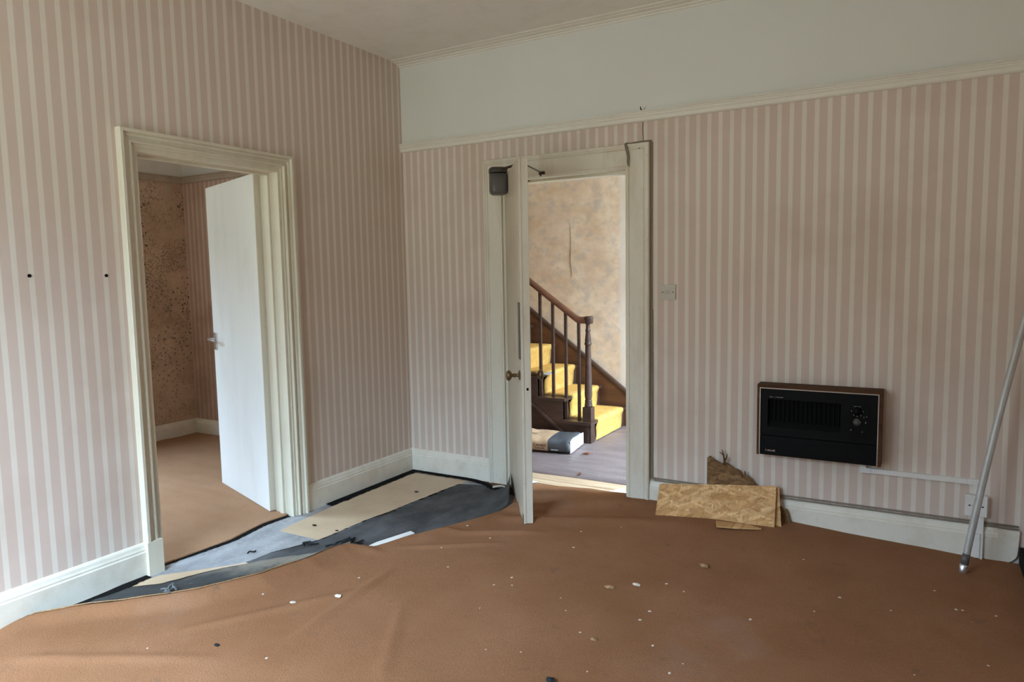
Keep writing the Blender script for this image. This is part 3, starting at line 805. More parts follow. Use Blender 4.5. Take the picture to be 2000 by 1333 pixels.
for i in range(7):
    u = i/6; row = []
    for j in range(7):
        v = j/6
        row.append(bm.verts.new((-.22+.20*u, .0+.12*v-.03*u, BH+.002+(.050-.050*u)*math.sin(math.pi*v)+.004*nz(i, j))))
    g.append(row)
for a, b in zip(g, g[1:]):
    for j in range(6): bm.faces.new((a[j], b[j], b[j+1], a[j+1]))
local(obj('paper_fold', bm, M['tan_paper'], None, True), bag)['label'] = 'raised fold of the bag paper'

def sheet(name, pts, z, mat, curl=.01, th=.0012, seed=0):
    """a crumpled flat scrap from an outline (world x,y)"""
    bm = bmesh.new(); n = len(pts); cxx = sum(p[0] for p in pts)/n; cyy = sum(p[1] for p in pts)/n
    rings = []
    for s_ in (1, .66, .33):
        rings.append([bm.verts.new((cxx+(x-cxx)*s_, cyy+(y-cyy)*s_, z+th+curl*abs(nz(x*23+seed, y*23, s_*2)))) for x, y in pts])
    for a, b in zip(rings, rings[1:]):
        for k in range(n): bm.faces.new((a[k], a[(k+1) % n], b[(k+1) % n], b[k]))
    c = bm.verts.new((cxx, cyy, z+th))
    for k in range(n): bm.faces.new((rings[-1][k], rings[-1][(k+1) % n], c))
    r = bmesh.ops.extrude_face_region(bm, geom=bm.faces[:])
    bmesh.ops.translate(bm, verts=[v for v in r['geom'] if isinstance(v, bmesh.types.BMVert)], vec=(0, 0, -th))
    bmesh.ops.recalc_face_normals(bm, faces=bm.faces[:])
    return obj(name, bm, mat)
o = sheet('paper_sheet', [(.33, 1.30), (.46, 1.285), (.475, 1.43), (.35, 1.45)], RISE*3+.001, M['blue_paper'], .012, .004)
tag(o, 'pale folded paper lying on the third stair behind the balusters', 'paper')
o = sheet('paper_scrap', [(1.41, .06), (1.47, .05), (1.60, .11), (1.655, .17), (1.63, .19), (1.58, .18), (1.57, .235), (1.53, .19), (1.49, .12)], .001, M['paper'], .025, .002)
tag(o, 'torn white paper scrap on the floorboards at the hall doorway', 'paper')
o = sheet('paper_scrap', [(.90, .10), (.96, .09), (.99, .12), (.93, .14)], .001, M['paper'], .01, .002, 4)
tag(o, 'small white scrap on the floorboards beside the open hall door edge', 'paper')
def leafy(name, x, y, z, r, ang, mat):
    bm = bmesh.new(); n = 10; v = []
    for k in range(n):
        t = 2*math.pi*k/n; rr = r*(.55+.45*abs(math.cos(t)))*(1+.25*math.sin(5*t))
        px, py = rr*math.cos(t), rr*.6*math.sin(t)
        v.append(bm.verts.new((x+px*math.cos(ang)-py*math.sin(ang), y+px*math.sin(ang)+py*math.cos(ang), z+.004+.35*r*abs(math.sin(t+ang)))))
    c = bm.verts.new((x, y, z+.003))
    for k in range(n): bm.faces.new((v[k], v[(k+1) % n], c))
    tube(bm, [(x+r*math.cos(ang), y+r*math.sin(ang), z+.006), (x+1.5*r*math.cos(ang+.3), y+1.5*r*math.sin(ang+.3), z+.003)], .0015, 5)
    r_ = bmesh.ops.solidify(bm, geom=bm.faces[:], thickness=.0012)
    return obj(name, bm, mat)
o = leafy('dry_leaf', .98, .93, .005, .035, .4, M['leaf']); tag(o, 'curled orange-brown dry leaf on the hall lino before the newel post', 'leaf')
o = leafy('dry_leaf', 1.17, .40, .005, .025, 2.0, M['leaf']); tag(o, 'small brown leaf on the hall lino near the floorboards', 'leaf')

# ------------------------------------------------------------------ torn-up floor coverings along the left wall
for poly, th in (([(.062, -.05), (.535, -.055), (.515, -.345), (.478, -.827), (.452, -1.03), (.432, -1.345), (.118, -1.348), (.095, -1.10), (.066, -.66)], .0015),):
    bm = bmesh.new(); prism(bm, poly, 2, .0, th); obj('lino_sheet', bm, M['lino_cream'], floor)['label'] = 'cream band of lino beside the skirting board'
bm = bmesh.new(); prism(bm, [(.02, -2.30), (.055, -2.12), (.071, -2.04), (.277, -1.799), (.389, -1.607), (.52, -1.50), (.60, -1.50), (.42, -1.70), (.24, -1.98), (.12, -2.20)], 2, 0, .0016)
obj('lino_sheet', bm, M['lino_cream'], floor)['label'] = 'cream strip of lino at the side doorway threshold'
bm = bmesh.new(); prism(bm, [(.55, -.06), (.60, -.004), (.83, -.004), (.83, .0), (1.0, .0), (.98, -.20), (.90, -.18), (.80, -.12)], 2, 0, .002)
obj('bare_patch', bm, M['dark_wood'], floor)['label'] = 'bare brown patch at the foot of the hall door frame'

# dark rubber underlay sheet with the end curling up against the open door
EDGE_Y = [FRONT_Y, -2.69, -2.6, -2.53, -2.455, -2.35, -2.22, -2.144, -2.005, -1.9, -1.764, -1.658, -1.507, -1.427, -1.36, -1.113, -.986, -.758, -.456, -.25, -.06]
EDGE_X = [.024, .024, .035, .095, .16, .28, .406, .467, .542, .594, .624, .66, .675, .70, .775, .86, .93, 1.045, 1.125, 1.01, .885]
def edge(y): return interp(y, EDGE_Y, EDGE_X)+.006*nz(y*9, .3)+.003*nz(y*31, .7)
bm = bmesh.new(); g = []; NR = 60
for i in range(NR+1):
    y = -1.74+(-.075+1.74)*i/NR
    xi = interp(y, [-1.75, -1.6, -1.343, -1.014, -.827, -.345, -.06], [.315, .335, .425, .440, .466, .505, .535])+.004*nz(y*30, 2)
    xo = edge(y)-.012; row = []
    if y < -1.43: xo = interp(y, [-1.81, -1.76, -1.624, -1.572, -1.49, -1.43], [.33, .37, .45, .58, .65, .68])
    if y > -.16: xi = interp(y, [-.16, -.075], [xi, .80])
    curl = smooth(-.62, -.20, y)*.105
    for j in range(15):
        u = j/14; q = max(0, (u-.62)/.38)
        x = xi+(xo-xi)*(u if q == 0 else .62+.38*(1-(1-q)**1.6)*.92); z = .0045+.0025*nz(x*6, y*6)+curl*q**2.2
        row.append(bm.verts.new((x, y, z)))
    g.append(row)
for a, b in zip(g, g[1:]):
    for j in range(14): bm.faces.new((a[j], a[j+1], b[j+1], b[j]))
bmesh.ops.solidify(bm, geom=bm.faces[:], thickness=.0035)
ru = obj('rubber_underlay', bm, M['rubber'], None, True)
tag(ru, 'dark grey rubber underlay sheet curling up against the open hall door', 'underlay')

# ragged black residue left along the walls
def ragged(pts, wid, seed, z=.004):
    bm = bmesh.new(); P = catmull([(x, y, 0) for x, y in pts], 14); rows = []
    for i, p in enumerate(P):
        d = (P[min(i+1, len(P)-1)]-P[max(i-1, 0)]).normalized(); nrm = Vector((d.y, -d.x, 0))
        a = p+nrm*wid*(.10*nz(i*.9, seed)); b = p+nrm*wid*(1+.35*nz(i*.8, seed+5)+.2*nz(i*2.3, seed))
        rows.append((bm.verts.new((a.x, a.y, z+.004)), bm.verts.new((b.x, b.y, z+.003*abs(nz(i*.5, seed))))))
    for a, b in zip(rows, rows[1:]): bm.faces.new((a[0], a[1], b[1], b[0]))
    bmesh.ops.solidify(bm, geom=bm.faces[:], thickness=.003)
    bmesh.ops.recalc_face_normals(bm, faces=bm.faces[:]); return bm
tag(obj('underlay_strip', ragged([(.024, -.90), (.024, -.6), (.024, -.3), (.024, -.03)], .055, 1), M['black_residue']), 'ragged black underlay strip along the left skirting board', 'underlay')
tag(obj('underlay_strip', ragged([(.03, -.026), (.3, -.026), (.56, -.028), (.70, -.07), (.80, -.125), (.90, -.135)], .042, 9, .006), M['black_residue']), 'ragged black underlay strip along the back skirting board', 'underlay')
tag(obj('underlay_strip', ragged([(.03, -2.52), (.03, -2.3), (.01, -2.08)], .05, 4), M['black_residue']), 'thin dark underlay strip at the foot of the side doorway frame', 'underlay')
tag(obj('underlay_strip', ragged([(-.045, -1.97), (-.03, -1.80), (-.012, -1.57), (-.05, -1.33), (-.04, -1.15)], .030, 14, .001), M['black_residue']), 'dark cut edge strip across the side doorway threshold', 'underlay')

# ------------------------------------------------------------------ the big brown carpet
def lift(y): return interp(y, [-2.75, -2.6, -2.3, -2.0, -1.5, -1.42, -1.32, -1.0, -.6, -.3, -.06], [.0, .030, .045, .050, .055, .050, .014, .010, .016, .015, .006])
def wallrise(x): return interp(x, [.85, 1.0, 1.3, 1.7, 2.2, 2.56, 2.9, 3.4, 4], [0, .004, .018, .032, .044, .042, .018, -.004, -.006])
RIDGES = [((1.40, -.75), (1.00, -.98), .018, .022), ((1.14, -.44), (1.75, -.12), .030, .05), ((1.20, -.62), (1.95, -.35), .020, .045),
          ((1.35, -.30), (1.65, -.08), .020, .03), ((1.02, -.16), (1.40, -.04), .020, .03), ((1.30, -.98), (.95, -1.22), .011, .02),
          ((.93, -1.10), (1.13, -.66), .022, .045), ((1.15, -.50), (1.45, -.38), .012, .022),
          ((.70, -2.30), (1.05, -1.75), .009, .03), ((1.12, -2.15), (1.05, -1.55), .009, .025), ((.35, -2.75), (.9, -2.45), .008, .03), ((1.6, -2.2), (1.35, -1.8), .006, .02)]
def ridge(x, y):
    z = 0
    for (ax, ay), (bx, by), h, wd in RIDGES:
        dx, dy = bx-ax, by-ay; L2 = dx*dx+dy*dy; t = ((x-ax)*dx+(y-ay)*dy)/L2
        if -.3 < t < 1.3:
            d = abs((x-ax)*dy-(y-ay)*dx)/math.sqrt(L2)
            if d < 3*wd:
                fade = smooth(-.25, .15, t)*(1-smooth(.8, 1.25, t))
                z += h*fade*math.exp(-(d/wd)**2)
    return z
def carpet_z(x, y, d):
    z = .012+.0035*nz(x*1.7, y*1.7)+.0022*nz(x*5, y*5, 3)
    z += ridge(x, y)
    z += wallrise(x)*smooth(-.75, -.02, y)
    z += max(0, lift(y))*math.exp(-(d/.075)**2)
    return max(z, .006)
bm = bmesh.new(); g = []; NYc_ = 270
ysl = []
y = FRONT_Y+.01
while y < -.022:
    ysl.append(y); y += .016 if y > -2.9 else .035
ysl.append(-.021)
NXc = 190
for y in ysl:
    e0 = edge(y); row = []
    if y > -.06: e0 = interp(y, [-.06, -.02], [e0, .885])
    v = bm.verts.new((e0-.002, y, max(.0, carpet_z(e0, y, 0)-.016))); row.append(v)
    for j in range(NXc+1):
        d = (RIGHT_X-.02-e0)*(j/NXc)**1.75
        row.append(bm.verts.new((e0+d, y, carpet_z(e0+d, y, d))))
    g.append(row)
for a, b in zip(g, g[1:]):
    for j in range(NXc+1): bm.faces.new((a[j], a[j+1], b[j+1], b[j]))
# tongue running into the doorway
tg = []
for i in range(8):
    y = -.021+.085*i/7; row = []
    for j in range(41):
        x = .885+(1.665-.885)*j/40; ye = y+(.035*j/40+.008*nz(x*9, 4))*i/7
        row.append(bm.verts.new((x, ye, carpet_z(x, -.021, 1)*(1-.35*i/7))))
    tg.append(row)
tg.append([bm.verts.new((v.co.x, v.co.y+.002, .0)) for v in tg[-1]])
for a, b in zip(tg, tg[1:]):
    for j in range(40): bm.faces.new((a[j], a[j+1], b[j+1], b[j]))
tag(obj('brown_carpet', bm, M['carpet'], None, True), 'large worn brown carpet torn back along the left wall', 'carpet')

# turned-up grey backing along the torn edge (part of the same carpet's left half)
INY = [-2.66, -2.55, -2.347, -2.195, -2.09, -1.93, -1.81, -1.76, -1.624, -1.572, -1.49, -1.43]
INX = [.026, .03, .050, .061, .168, .226, .291, .329, .408, .545, .625, .69]
bm = bmesh.new(); g = []; NR = 90
for i in range(NR+1):
    y = -2.66+(-1.43+2.66)*i/NR
    xi = interp(y, INY, INX)+.006*nz(y*12, 1); xo = max(edge(y)+.014, xi+.012); row = []
    top = carpet_z(edge(y), y, 0)+.004
    for j in range(11):
        u = j/10
        z = .003+(top-.003)*(u**1.4)+.012*math.sin(math.pi*u)*(.6+nz(y*5, u*2))+.003*nz(y*22, u*5)
        row.append(bm.verts.new((xi+(xo-xi)*u, y+.02*u, z)))
    g.append(row)
for a, b in zip(g, g[1:]):
    for j in range(10): bm.faces.new((a[j], a[j+1], b[j+1], b[j]))
bmesh.ops.solidify(bm, geom=bm.faces[:], thickness=.004)
tag(obj('carpet_backing', bm, M['flap'], None, True), 'turned-up grey and beige carpet backing along the torn edge', 'carpet backing')
bm = bmesh.new(); tube(bm, [(edge(y)+.016, y+.02, carpet_z(edge(y), y, 0)+.004) for y in [-2.62+.02*i for i in range(46)]], lambda t: .0022+.0012*abs(nz(t*40, 2)), 6)
obj('frayed_edge', bm, M['tan_flake'], bpy.data.objects['carpet_backing'])['label'] = 'pale frayed edge'
bm = bmesh.new()
for i in range(9):
    a = Vector((.395+random.uniform(-.02, .02), -2.20+random.uniform(-.025, .025), .062))
    b = a+Vector((random.uniform(-.025, .025), random.uniform(-.025, .025), random.uniform(.004, .022)))
    tube(bm, [a, (a+b)/2+Vector((0, 0, .006)), b], .004, 5)
obj('frayed_tuft', bm, M['flap'], bpy.data.objects['carpet_backing'])

bm = bmesh.new(); prism(bm, [(.748, -1.325), (.752, -1.255), (.812, -1.045), (.852, -1.06), (.79, -1.30)], 2, .014, .019)
tag(obj('lino_offcut', bm, M['paper']), 'narrow white lino offcut against the torn carpet edge', 'lino offcut')
# black shreds on the lino
def shred(x, y, z, r, n, label):
    bm = bmesh.new()
    for i in range(n):
        a = random.uniform(0, 6.28); p = Vector((x+random.uniform(-r, r)*.6, y+random.uniform(-r, r)*.6, z+.004))
        d = Vector((math.cos(a), math.sin(a), 0)); q = Vector((-d.y, d.x, .3))
        L = r*random.uniform(.5, 1.1)
        tube(bm, catmull([p-d*L, p-d*L*.2+q*.012, p+d*L*.4-q*.006+Vector((0, 0, .006)), p+d*L], 3), .0045, 5)
    for v in bm.verts: v.co.z = max(v.co.z, z+.0005)
    tag(obj('rubber_shred', bm, M['black_bit']), label, 'rubber shred')
random.seed(3)
shred(.615, -1.335, .008, .062, 9, 'tangled black rubber shreds on the dark underlay sheet')
shred(.43, -1.43, .008, .035, 4, 'small black rubber shred beside the end of the cream lino')
shred(.58, -1.52, .010, .03, 2, 'thin black rubber curl near the fold of the torn carpet')
shred(.26, -1.66, .006, .026, 1, 'single black rubber curl on the grey lino by the side doorway')
def bit(name, x, y, z, r, mat, label, cat, group=None, flat=.35, seed=0):
    bm = bmesh.new(); bmesh.ops.create_icosphere(bm, subdivisions=1, radius=1)
    for v in bm.verts:
        k = 1+.45*nz(v.co.x*1.7+seed, v.co.y*1.7, v.co.z*1.7)
        v.co = Vector((x+v.co.x*r*k*1.3, y+v.co.y*r*k*.8, z+r*flat+v.co.z*r*flat*k))
    return tag(obj(name, bm, mat), label, cat, group)
bit('lino_chip', .375, -.43, .0015, .014, M['black_bit'], 'lone dark chip in the middle of the cream lino', 'chip', flat=.2)
bit('lino_chip', .235, -1.20, .0015, .014, M['black_bit'], 'long dark chip near the end of the cream lino', 'chip', flat=.25, seed=5)
bit('lino_chip', .41, -1.20, .0015, .010, M['black_bit'], 'tiny dark chip at the cream lino edge by the underlay', 'chip', flat=.25, seed=9)
bm = bmesh.new(); tube(bm, catmull([(.80, -.155, .02), (.83, -.17, .032), (.87, -.16, .038), (.90, -.17, .035)], 4), lambda t: .008-.004*t, 6)
tag(obj('wood_splinter', bm, M['flake']), 'pale splinter on the black underlay at the hall door frame', 'splinter')

# ------------------------------------------------------------------ wall heater
ht = empty('wall_heater', (2.758, 0, .42))
tag(ht, 'black gas wall heater in a dark walnut case on the striped wall', 'heater')
X0, X1h, Z0, Z1, DY = 2.457, 3.058, .420, .806, -.095
bm = bmesh.new(); poly = [(X0, Z0), (X0, Z1), (X1h, Z1), (X1h, Z0)]
box(bm, X0, X1h, DY, -.001, Z1-.017, Z1); box(bm, X0, X0+.013, DY, -.001, Z0, Z1-.017); box(bm, X1h-.016, X1h, DY, -.001, Z0, Z1-.017); box(bm, X0+.013, X1h-.016, DY+.01, -.001, Z0, Z0+.012)
obj('wooden_case', bm, M['heater_wood'], ht)
A_, B_, C_, D_ = X0+.013, X1h-.016, Z0+.004, Z1-.017       # opening of the case
bm = bmesh.new(); k = .0045
box(bm, A_, A_+k, DY-.004, DY+.02, C_, D_); box(bm, B_-k, B_, DY-.004, DY+.02, C_, D_); box(bm, A_+k, B_-k, DY-.004, DY+.02, D_-k, D_)
obj('bright_trim', bm, M['trim_metal'], ht)['label'] = 'thin pale trim round the black front'
W_, H_ = B_-A_-2*k, D_-C_-k
def FX(u): return A_+k+W_*u
def FZ(v): return D_-k-H_*v
YF = DY+.004
bm = bmesh.new()
ru0, ru1, rv0, rv1 = .065, .70, .155, .575
box(bm, FX(0), FX(1), YF, YF+.06, FZ(rv0), FZ(0)); box(bm, FX(0), FX(ru0), YF, YF+.06, FZ(rv1), FZ(rv0)); box(bm, FX(ru1), FX(1), YF, YF+.06, FZ(rv1), FZ(rv0)); box(bm, FX(0), FX(1), YF, YF+.06, FZ(.705), FZ(rv1))
obj('front_panel', bm, M['black_plastic'], ht)
bm = bmesh.new(); box(bm, FX(0), FX(1), YF-.002, YF+.06, FZ(1), FZ(.715)); bevel(bm, .002)
obj('lower_cover', bm, M['black_plastic'], ht)
gr = obj('recessed_window', bbox(FX(ru0), FX(ru1), YF+.03, YF+.04, FZ(rv1), FZ(rv0)), M['black_recess'], ht)
for i in range(16):
    u = ru0+.02+(ru1-ru0-.04)*i/15
    obj('grille_bar', bbox(FX(u)-.0016, FX(u)+.0016, YF+.020, YF+.026, FZ(rv1-.07), FZ(rv0+.01)), M['heater_grille'], gr)
bm = bmesh.new(); prism(bm, [(YF+.004, FZ(rv1)), (YF+.03, FZ(rv1-.09)), (YF+.03, FZ(rv1))], 0, FX(ru0), FX(ru1)); obj('sloping_lip', bm, M['heater_grille'], gr)
cp = obj('control_panel', bbox(FX(.775), FX(.935), YF-.0015, YF+.001, FZ(.62), FZ(.125), .0005, 1), M['heater_grille'], ht)
def dial(u, v, r, name, mat):
    bm = bmesh.new(); n = 24; prof = [(r, 0), (r, .006), (r*.92, .011), (r*.55, .013), (r*.5, .018), (0.0005, .018)]
    rings = [[bm.verts.new((FX(u)+q*math.cos(2*math.pi*j/n), YF-.0015-h, FZ(v)+q*math.sin(2*math.pi*j/n))) for j in range(n)] for q, h in prof]
    for a, b in zip(rings, rings[1:]):
        for j in range(n): bm.faces.new((a[j], a[(j+1) % n], b[(j+1) % n], b[j]))
    bmesh.ops.recalc_face_normals(bm, faces=bm.faces[:])
    return obj(name, bm, mat, cp, True)
dial(.835, .245, .0205, 'control_dial', M['black_plastic']); d2_ = dial(.835, .400, .0185, 'control_dial', M['knob_grey']); d2_['label'] = 'lower dial with a worn grey rim'
bm = bmesh.new()
for ang in (62, 118, 180, 0, 232, 308, 270):
    t = math.radians(ang); r = .0265
    box(bm, FX(.835)+r*math.cos(t)-.0022, FX(.835)+r*math.cos(t)+.0022, YF-.0022, YF-.0014, FZ(.245)+r*math.sin(t)-.0016, FZ(.245)+r*math.sin(t)+.0016)
box(bm, FX(.835)-.010, FX(.835)+.010, YF-.0022, YF-.0014, FZ(.245)+.0240, FZ(.245)+.0248)
for u, v, a, b in ((.912, .315, .0015, .003), (.905, .40, .0015, .0045), (.787, .52, .0026, .0026), (.880, .535, .0014, .0026), (.89, .325, .001, .003)):
    box(bm, FX(u)-a, FX(u)+a, YF-.0022, YF-.0014, FZ(v)-b, FZ(v)+b)
obj('dial_marks', bm, M['mark_grey'], cp)['kind'] = 'stuff'
random.seed(11)
def wordmark(u0, u1, v, h, n, gap=None):
    bm = bmesh.new(); x0, x1 = FX(u0), FX(u1); z = FZ(v)
    for i in range(n):
        a = x0+(x1-x0)*i/n; b = a+(x1-x0)/n*.74
        if gap and i in gap: continue
        top = h if i in (0, 1) or random.random() < .25 else h*.72
        box(bm, a, a+(b-a)*.4, YF-.0032, YF-.0018, z, z+top)
        if random.random() < .8: box(bm, a+(b-a)*.4, b, YF-.0032, YF-.0018, z, z+h*.24)
        if random.random() < .7: box(bm, a+(b-a)*.4, b, YF-.0032, YF-.0018, z+h*.48, z+h*.72)
    return bm
obj('maker_mark', wordmark(.052, .140, .945, .0095, 10, (1,)), M['trim_metal'], ht)
obj('upper_lettering', wordmark(.082, .205, .128, .0048, 20, (6, 7)), M['mark_grey'], ht)

# ------------------------------------------------------------------ trunking, socket, switch, cable, plugs
tr = empty('cable_trunking', (2.974, 0, .36)); tag(tr, 'white plastic trunking from the heater down to the socket', 'trunking')
k = .0125
obj('trunking_drop', bbox(2.974-k, 2.974+k, -.018, -.001, .392, .4195, .002), M['white_plastic'], tr)
bm = bmesh.new(); prism(bm, [(2.960, .396), (2.960, .362), (3.010, .362), (3.010, .390), (2.989, .390), (2.989, .396)], 1, -.021, -.001); bevel(bm, .002); obj('elbow', bm, M['white_plastic'], tr)
obj('trunking_run', bbox(3.009, 3.435, -.018, -.001, .3640, .3885, .002), M['white_plastic'], tr)
bm = bmesh.new(); prism(bm, [(3.434, .392), (3.434, .362), (3.452, .362), (3.452, .345), (3.482, .345), (3.482, .392)], 1, -.021, -.001); bevel(bm, .002); obj('elbow', bm, M['white_plastic'], tr)
obj('trunking_drop', bbox(3.455, 3.479, -.018, -.001, .318, .346, .002), M['white_plastic'], tr)
so = empty('wall_socket', (3.466, 0, .215)); tag(so, 'white surface-mounted socket behind the leaning pole', 'socket')
obj('back_box', bbox(3.424, 3.508, -.030, -.001, .219, .316, .003), M['white_plastic'], so)
fp = obj('face_plate', bbox(3.421, 3.511, -.040, -.029, .216, .319, .003), M['white_plastic'], so)
for q in ((3.462, 3.478, .292, .301), (3.436, 3.444, .264, .270), (3.489, 3.497, .262, .268)): obj('pin_hole', bbox(q[0], q[1], -.0408, -.0395, q[2], q[3]), M['dark'], fp)
bm = bmesh.new(); lathe(bm, [(.003, 0), (.002, .001)], 0, 0, 8); bmesh.ops.rotate(bm, verts=bm.verts, matrix=Matrix.Rotation(math.pi/2, 3, 'X')); bmesh.ops.translate(bm, verts=bm.verts, vec=(3.452, -.040, .267)); obj('screw', bm, M['cream_plastic'], fp)
cd2 = empty('conduit', (3.485, 0, 0)); tag(cd2, 'white conduit running from the socket down to the carpet', 'conduit')
obj('upper_cover', bbox(3.467, 3.500, -.034, -.001, .130, .2155, .003), M['white_plastic'], cd2)
obj('lower_cover', bbox(3.464, 3.488, -.044, -.023, .012, .129, .003), M['white_plastic'], cd2)
obj('side_strip', bbox(3.490, 3.500, -.040, -.023, .0, .129, .002), M['white_plastic'], cd2)

sw = empty('switch_plate', (1.933, 0, 1.258)); tag(sw, 'square cream blank plate on the striped wall by the hall doorway', 'switch plate')
obj('plate', bbox(1.889, 1.977, -.010, -.001, 1.257, 1.343, .003), M['cream_plastic'], sw)
for x in (1.902, 1.963):
    bm = bmesh.new(); lathe(bm, [(.0035, 0), (.0035, .001), (.001, .0014)], 0, 0, 10); bmesh.ops.rotate(bm, verts=bm.verts, matrix=Matrix.Rotation(math.pi/2, 3, 'X')); bmesh.ops.translate(bm, verts=bm.verts, vec=(x, -.010, 1.300)); obj('screw', bm, M['steel_dark'], sw)
bm = bmesh.new()
for x in (1.918, 1.934):
    for a in (0, .0105): box(bm, x+a, x+a+.0012, -.0108, -.0098, 1.291, 1.309)
    for b in (1.291, 1.308): box(bm, x, x+.0117, -.0108, -.0098, b, b+.0012)
obj('moulded_emblem', bm, M['cable_grey'], sw)['label'] = 'faint pair of moulded squares'

bm = bmesh.new()
path = [(1.690, -.004, 2.172), (1.745, -.006, 2.176), (1.815, -.006, 2.176), (1.832, -.006, 2.165), (1.834, -.006, 2.08), (1.832, -.006, 1.5), (1.834, -.006, .9), (1.832, -.006, .40), (1.832, -.008, .215), (1.838, -.010, .185), (1.860, -.012, .172), (1.90, -.012, .1705), (2.4, -.014, .1695), (3.0, -.014, .170), (3.45, -.010, .170), (3.64, -.010, .170)]
tube(bm, catmull(path, 6), .0042, 8)
tube(bm, catmull([(1.836, -.004, 1.2), (1.840, -.004, .7), (1.839, -.004, .22), (1.850, -.006, .184), (1.90, -.006, .181), (2.6, -.006, .181), (3.64, -.006, .181)], 5), .0045, 8)
tag(obj('wall_cable', bm, M['cable_brown'], None, True), 'painted grey cable running round the hall door frame and along the skirting', 'cable')
bm = bmesh.new()
tube(bm, catmull([(1.684, -.006, 2.176), (1.682, -.038, 2.166), (1.686, -.036, 2.135), (1.694, -.034, 2.10), (1.694, -.032, 2.06), (1.700, -.020, 2.035)], 6), .0032, 7)
tube(bm, catmull([(1.690, -.006, 2.176), (1.690, -.038, 2.164), (1.698, -.036, 2.13), (1.704, -.034, 2.09), (1.702, -.034, 2.06), (1.702, -.022, 2.035)], 6), .0032, 7)
tag(obj('looped_cable', bm, M['cable_brown'], None, True), 'pair of thin cables hanging over the top of the hall door frame', 'cable')

def plug_(y, z, label):
    bm = bmesh.new(); n = 12
    rings = [[bm.verts.new((h, y+r*math.cos(2*math.pi*j/n), z+r*math.sin(2*math.pi*j/n))) for j in range(n)] for r, h in ((.0075, .0), (.0075, .003), (.004, .0035), (.003, .001))]
    for a, b in zip(rings, rings[1:]):
        for j in range(n): bm.faces.new((a[j], b[j], b[(j+1) % n], a[(j+1) % n]))
    bm.faces.new(rings[-1]); bmesh.ops.recalc_face_normals(bm, faces=bm.faces[:])
    tag(obj('wall_plug', bm, M['dark']), label, 'wall plug')
plug_(-2.474, 1.448, 'dark wall plug farther from the side doorway frame')
plug_(-2.155, 1.446, 'dark wall plug close beside the side doorway frame')
bm = bmesh.new(); tube(bm, [(1.78, -.034, 2.350), (1.78, -.046, 2.356)], .004, 6); tube(bm, [(1.78, -.046, 2.356), (1.78, -.048, 2.366)], .003, 6)
tag(obj('picture_nail', bm, M['steel_dark']), 'small nail sticking out of the picture rail above the hall doorway', 'nail')
bm = bmesh.new(); tube(bm, catmull([(1.779, -.0022, 2.286), (1.777, -.0022, 2.24), (1.780, -.0022, 2.20), (1.778, -.0022, 2.172)], 4), .0016, 5)
tag(obj('hanging_wire', bm, M['steel_dark']), 'thin dark wire on the wallpaper above the hall door frame', 'wire')

# ------------------------------------------------------------------ leaning pole
B0 = Vector((3.412, -.256, .012)); DR = Vector((.200, .156, 1.126)).normalized()
pl = empty('leaning_pole', B0); tag(pl, 'long pale grey pole leaning on the wall by the socket', 'pole')
def along(t): return B0+DR*t
L_ = 1.335
wob = Vector((-.8, 0, .12))
def bow(t): return along(t)+Vector((1, 0, -.17))*(-.010*math.sin(math.pi*t/L_))
bm = bmesh.new(); tube(bm, [bow(.03+(L_-.03)*i/20) for i in range(21)], .0155, 16); obj('shaft', bm, M['pole'], pl, True)
bm = bmesh.new(); tube(bm, [bow(.035), bow(.085)], .0161, 16); obj('tape_band', bm, M['closer_grey'], pl, True)['label'] = 'grey tape band near the foot of the pole'
bm = bmesh.new(); tube(bm, [bow(-.008), bow(.0), bow(.030), bow(.033)], lambda t: .018 if .1 < t < .9 else .016, 16); obj('foot_cap', bm, M['chrome'], pl, True)['label'] = 'shiny metal foot cap'

# ------------------------------------------------------------------ strand-board offcuts against the skirting
def slab(name, c4, th, mat, label, cat, notch=None, n=14, rough_edge=.0):
    """panel through four corners BL, BR, TR, TL in 3-D, thickness th towards the wall"""
    BLc, BRc, TRc, TLc = [Vector(p) for p in c4]
    nr = (BRc-BLc).cross(TLc-BLc).normalized()
    if nr.y < 0: nr = -nr
    def P(u, v): return (BLc*(1-u)+BRc*u)*(1-v)+(TLc*(1-u)+TRc*u)*v
    out = notch or [(0, 0), (1, 0), (1, 1), (0, 1)]
    pts = []
    for i, (a, b) in enumerate(out):
        c, d = out[(i+1) % len(out)]; L = max(1, int(math.hypot(c-a, d-b)*n))
        for k in range(L):
            t = k/L; u, v = a+(c-a)*t, b+(d-b)*t
            if k: u += rough_edge*nz(i*3.1+t*9, 1); v += rough_edge*2*nz(i*5.3+t*9, 4)
            pts.append(P(u, v))
    bm = bmesh.new(); f_ = [bm.verts.new(p) for p in pts]; b_ = [bm.verts.new(p+nr*th) for p in pts]
    bm.faces.new(f_); bm.faces.new(b_[::-1]); m_ = len(pts)
    for i in range(m_): bm.faces.new((f_[i], f_[(i+1) % m_], b_[(i+1) % m_], b_[i]))
    bmesh.ops.recalc_face_normals(bm, faces=bm.faces[:])
    return tag(obj(name, bm, mat), label, cat)
slab('strand_board', [(1.944, -.270, .032), (2.569, -.177, .030), (2.556, -.052, .243), (1.900, -.052, .167)], .011, M['osb'],
     'largest pale strand board lying in front, leaning on the skirting board', 'board', [(0, 0), (.50, .0), (.52, .02), (1, .0), (1, 1), (.03, 1.0), (0, .97)], 20, .004)
slab('strand_board', [(2.02, -.205, .034), (2.600, -.142, .034), (2.568, -.037, .232), (1.98, -.034, .150)], .010, M['osb'],
     'second pale strand board, its right edge showing behind the front one', 'board', None, 16, .006)
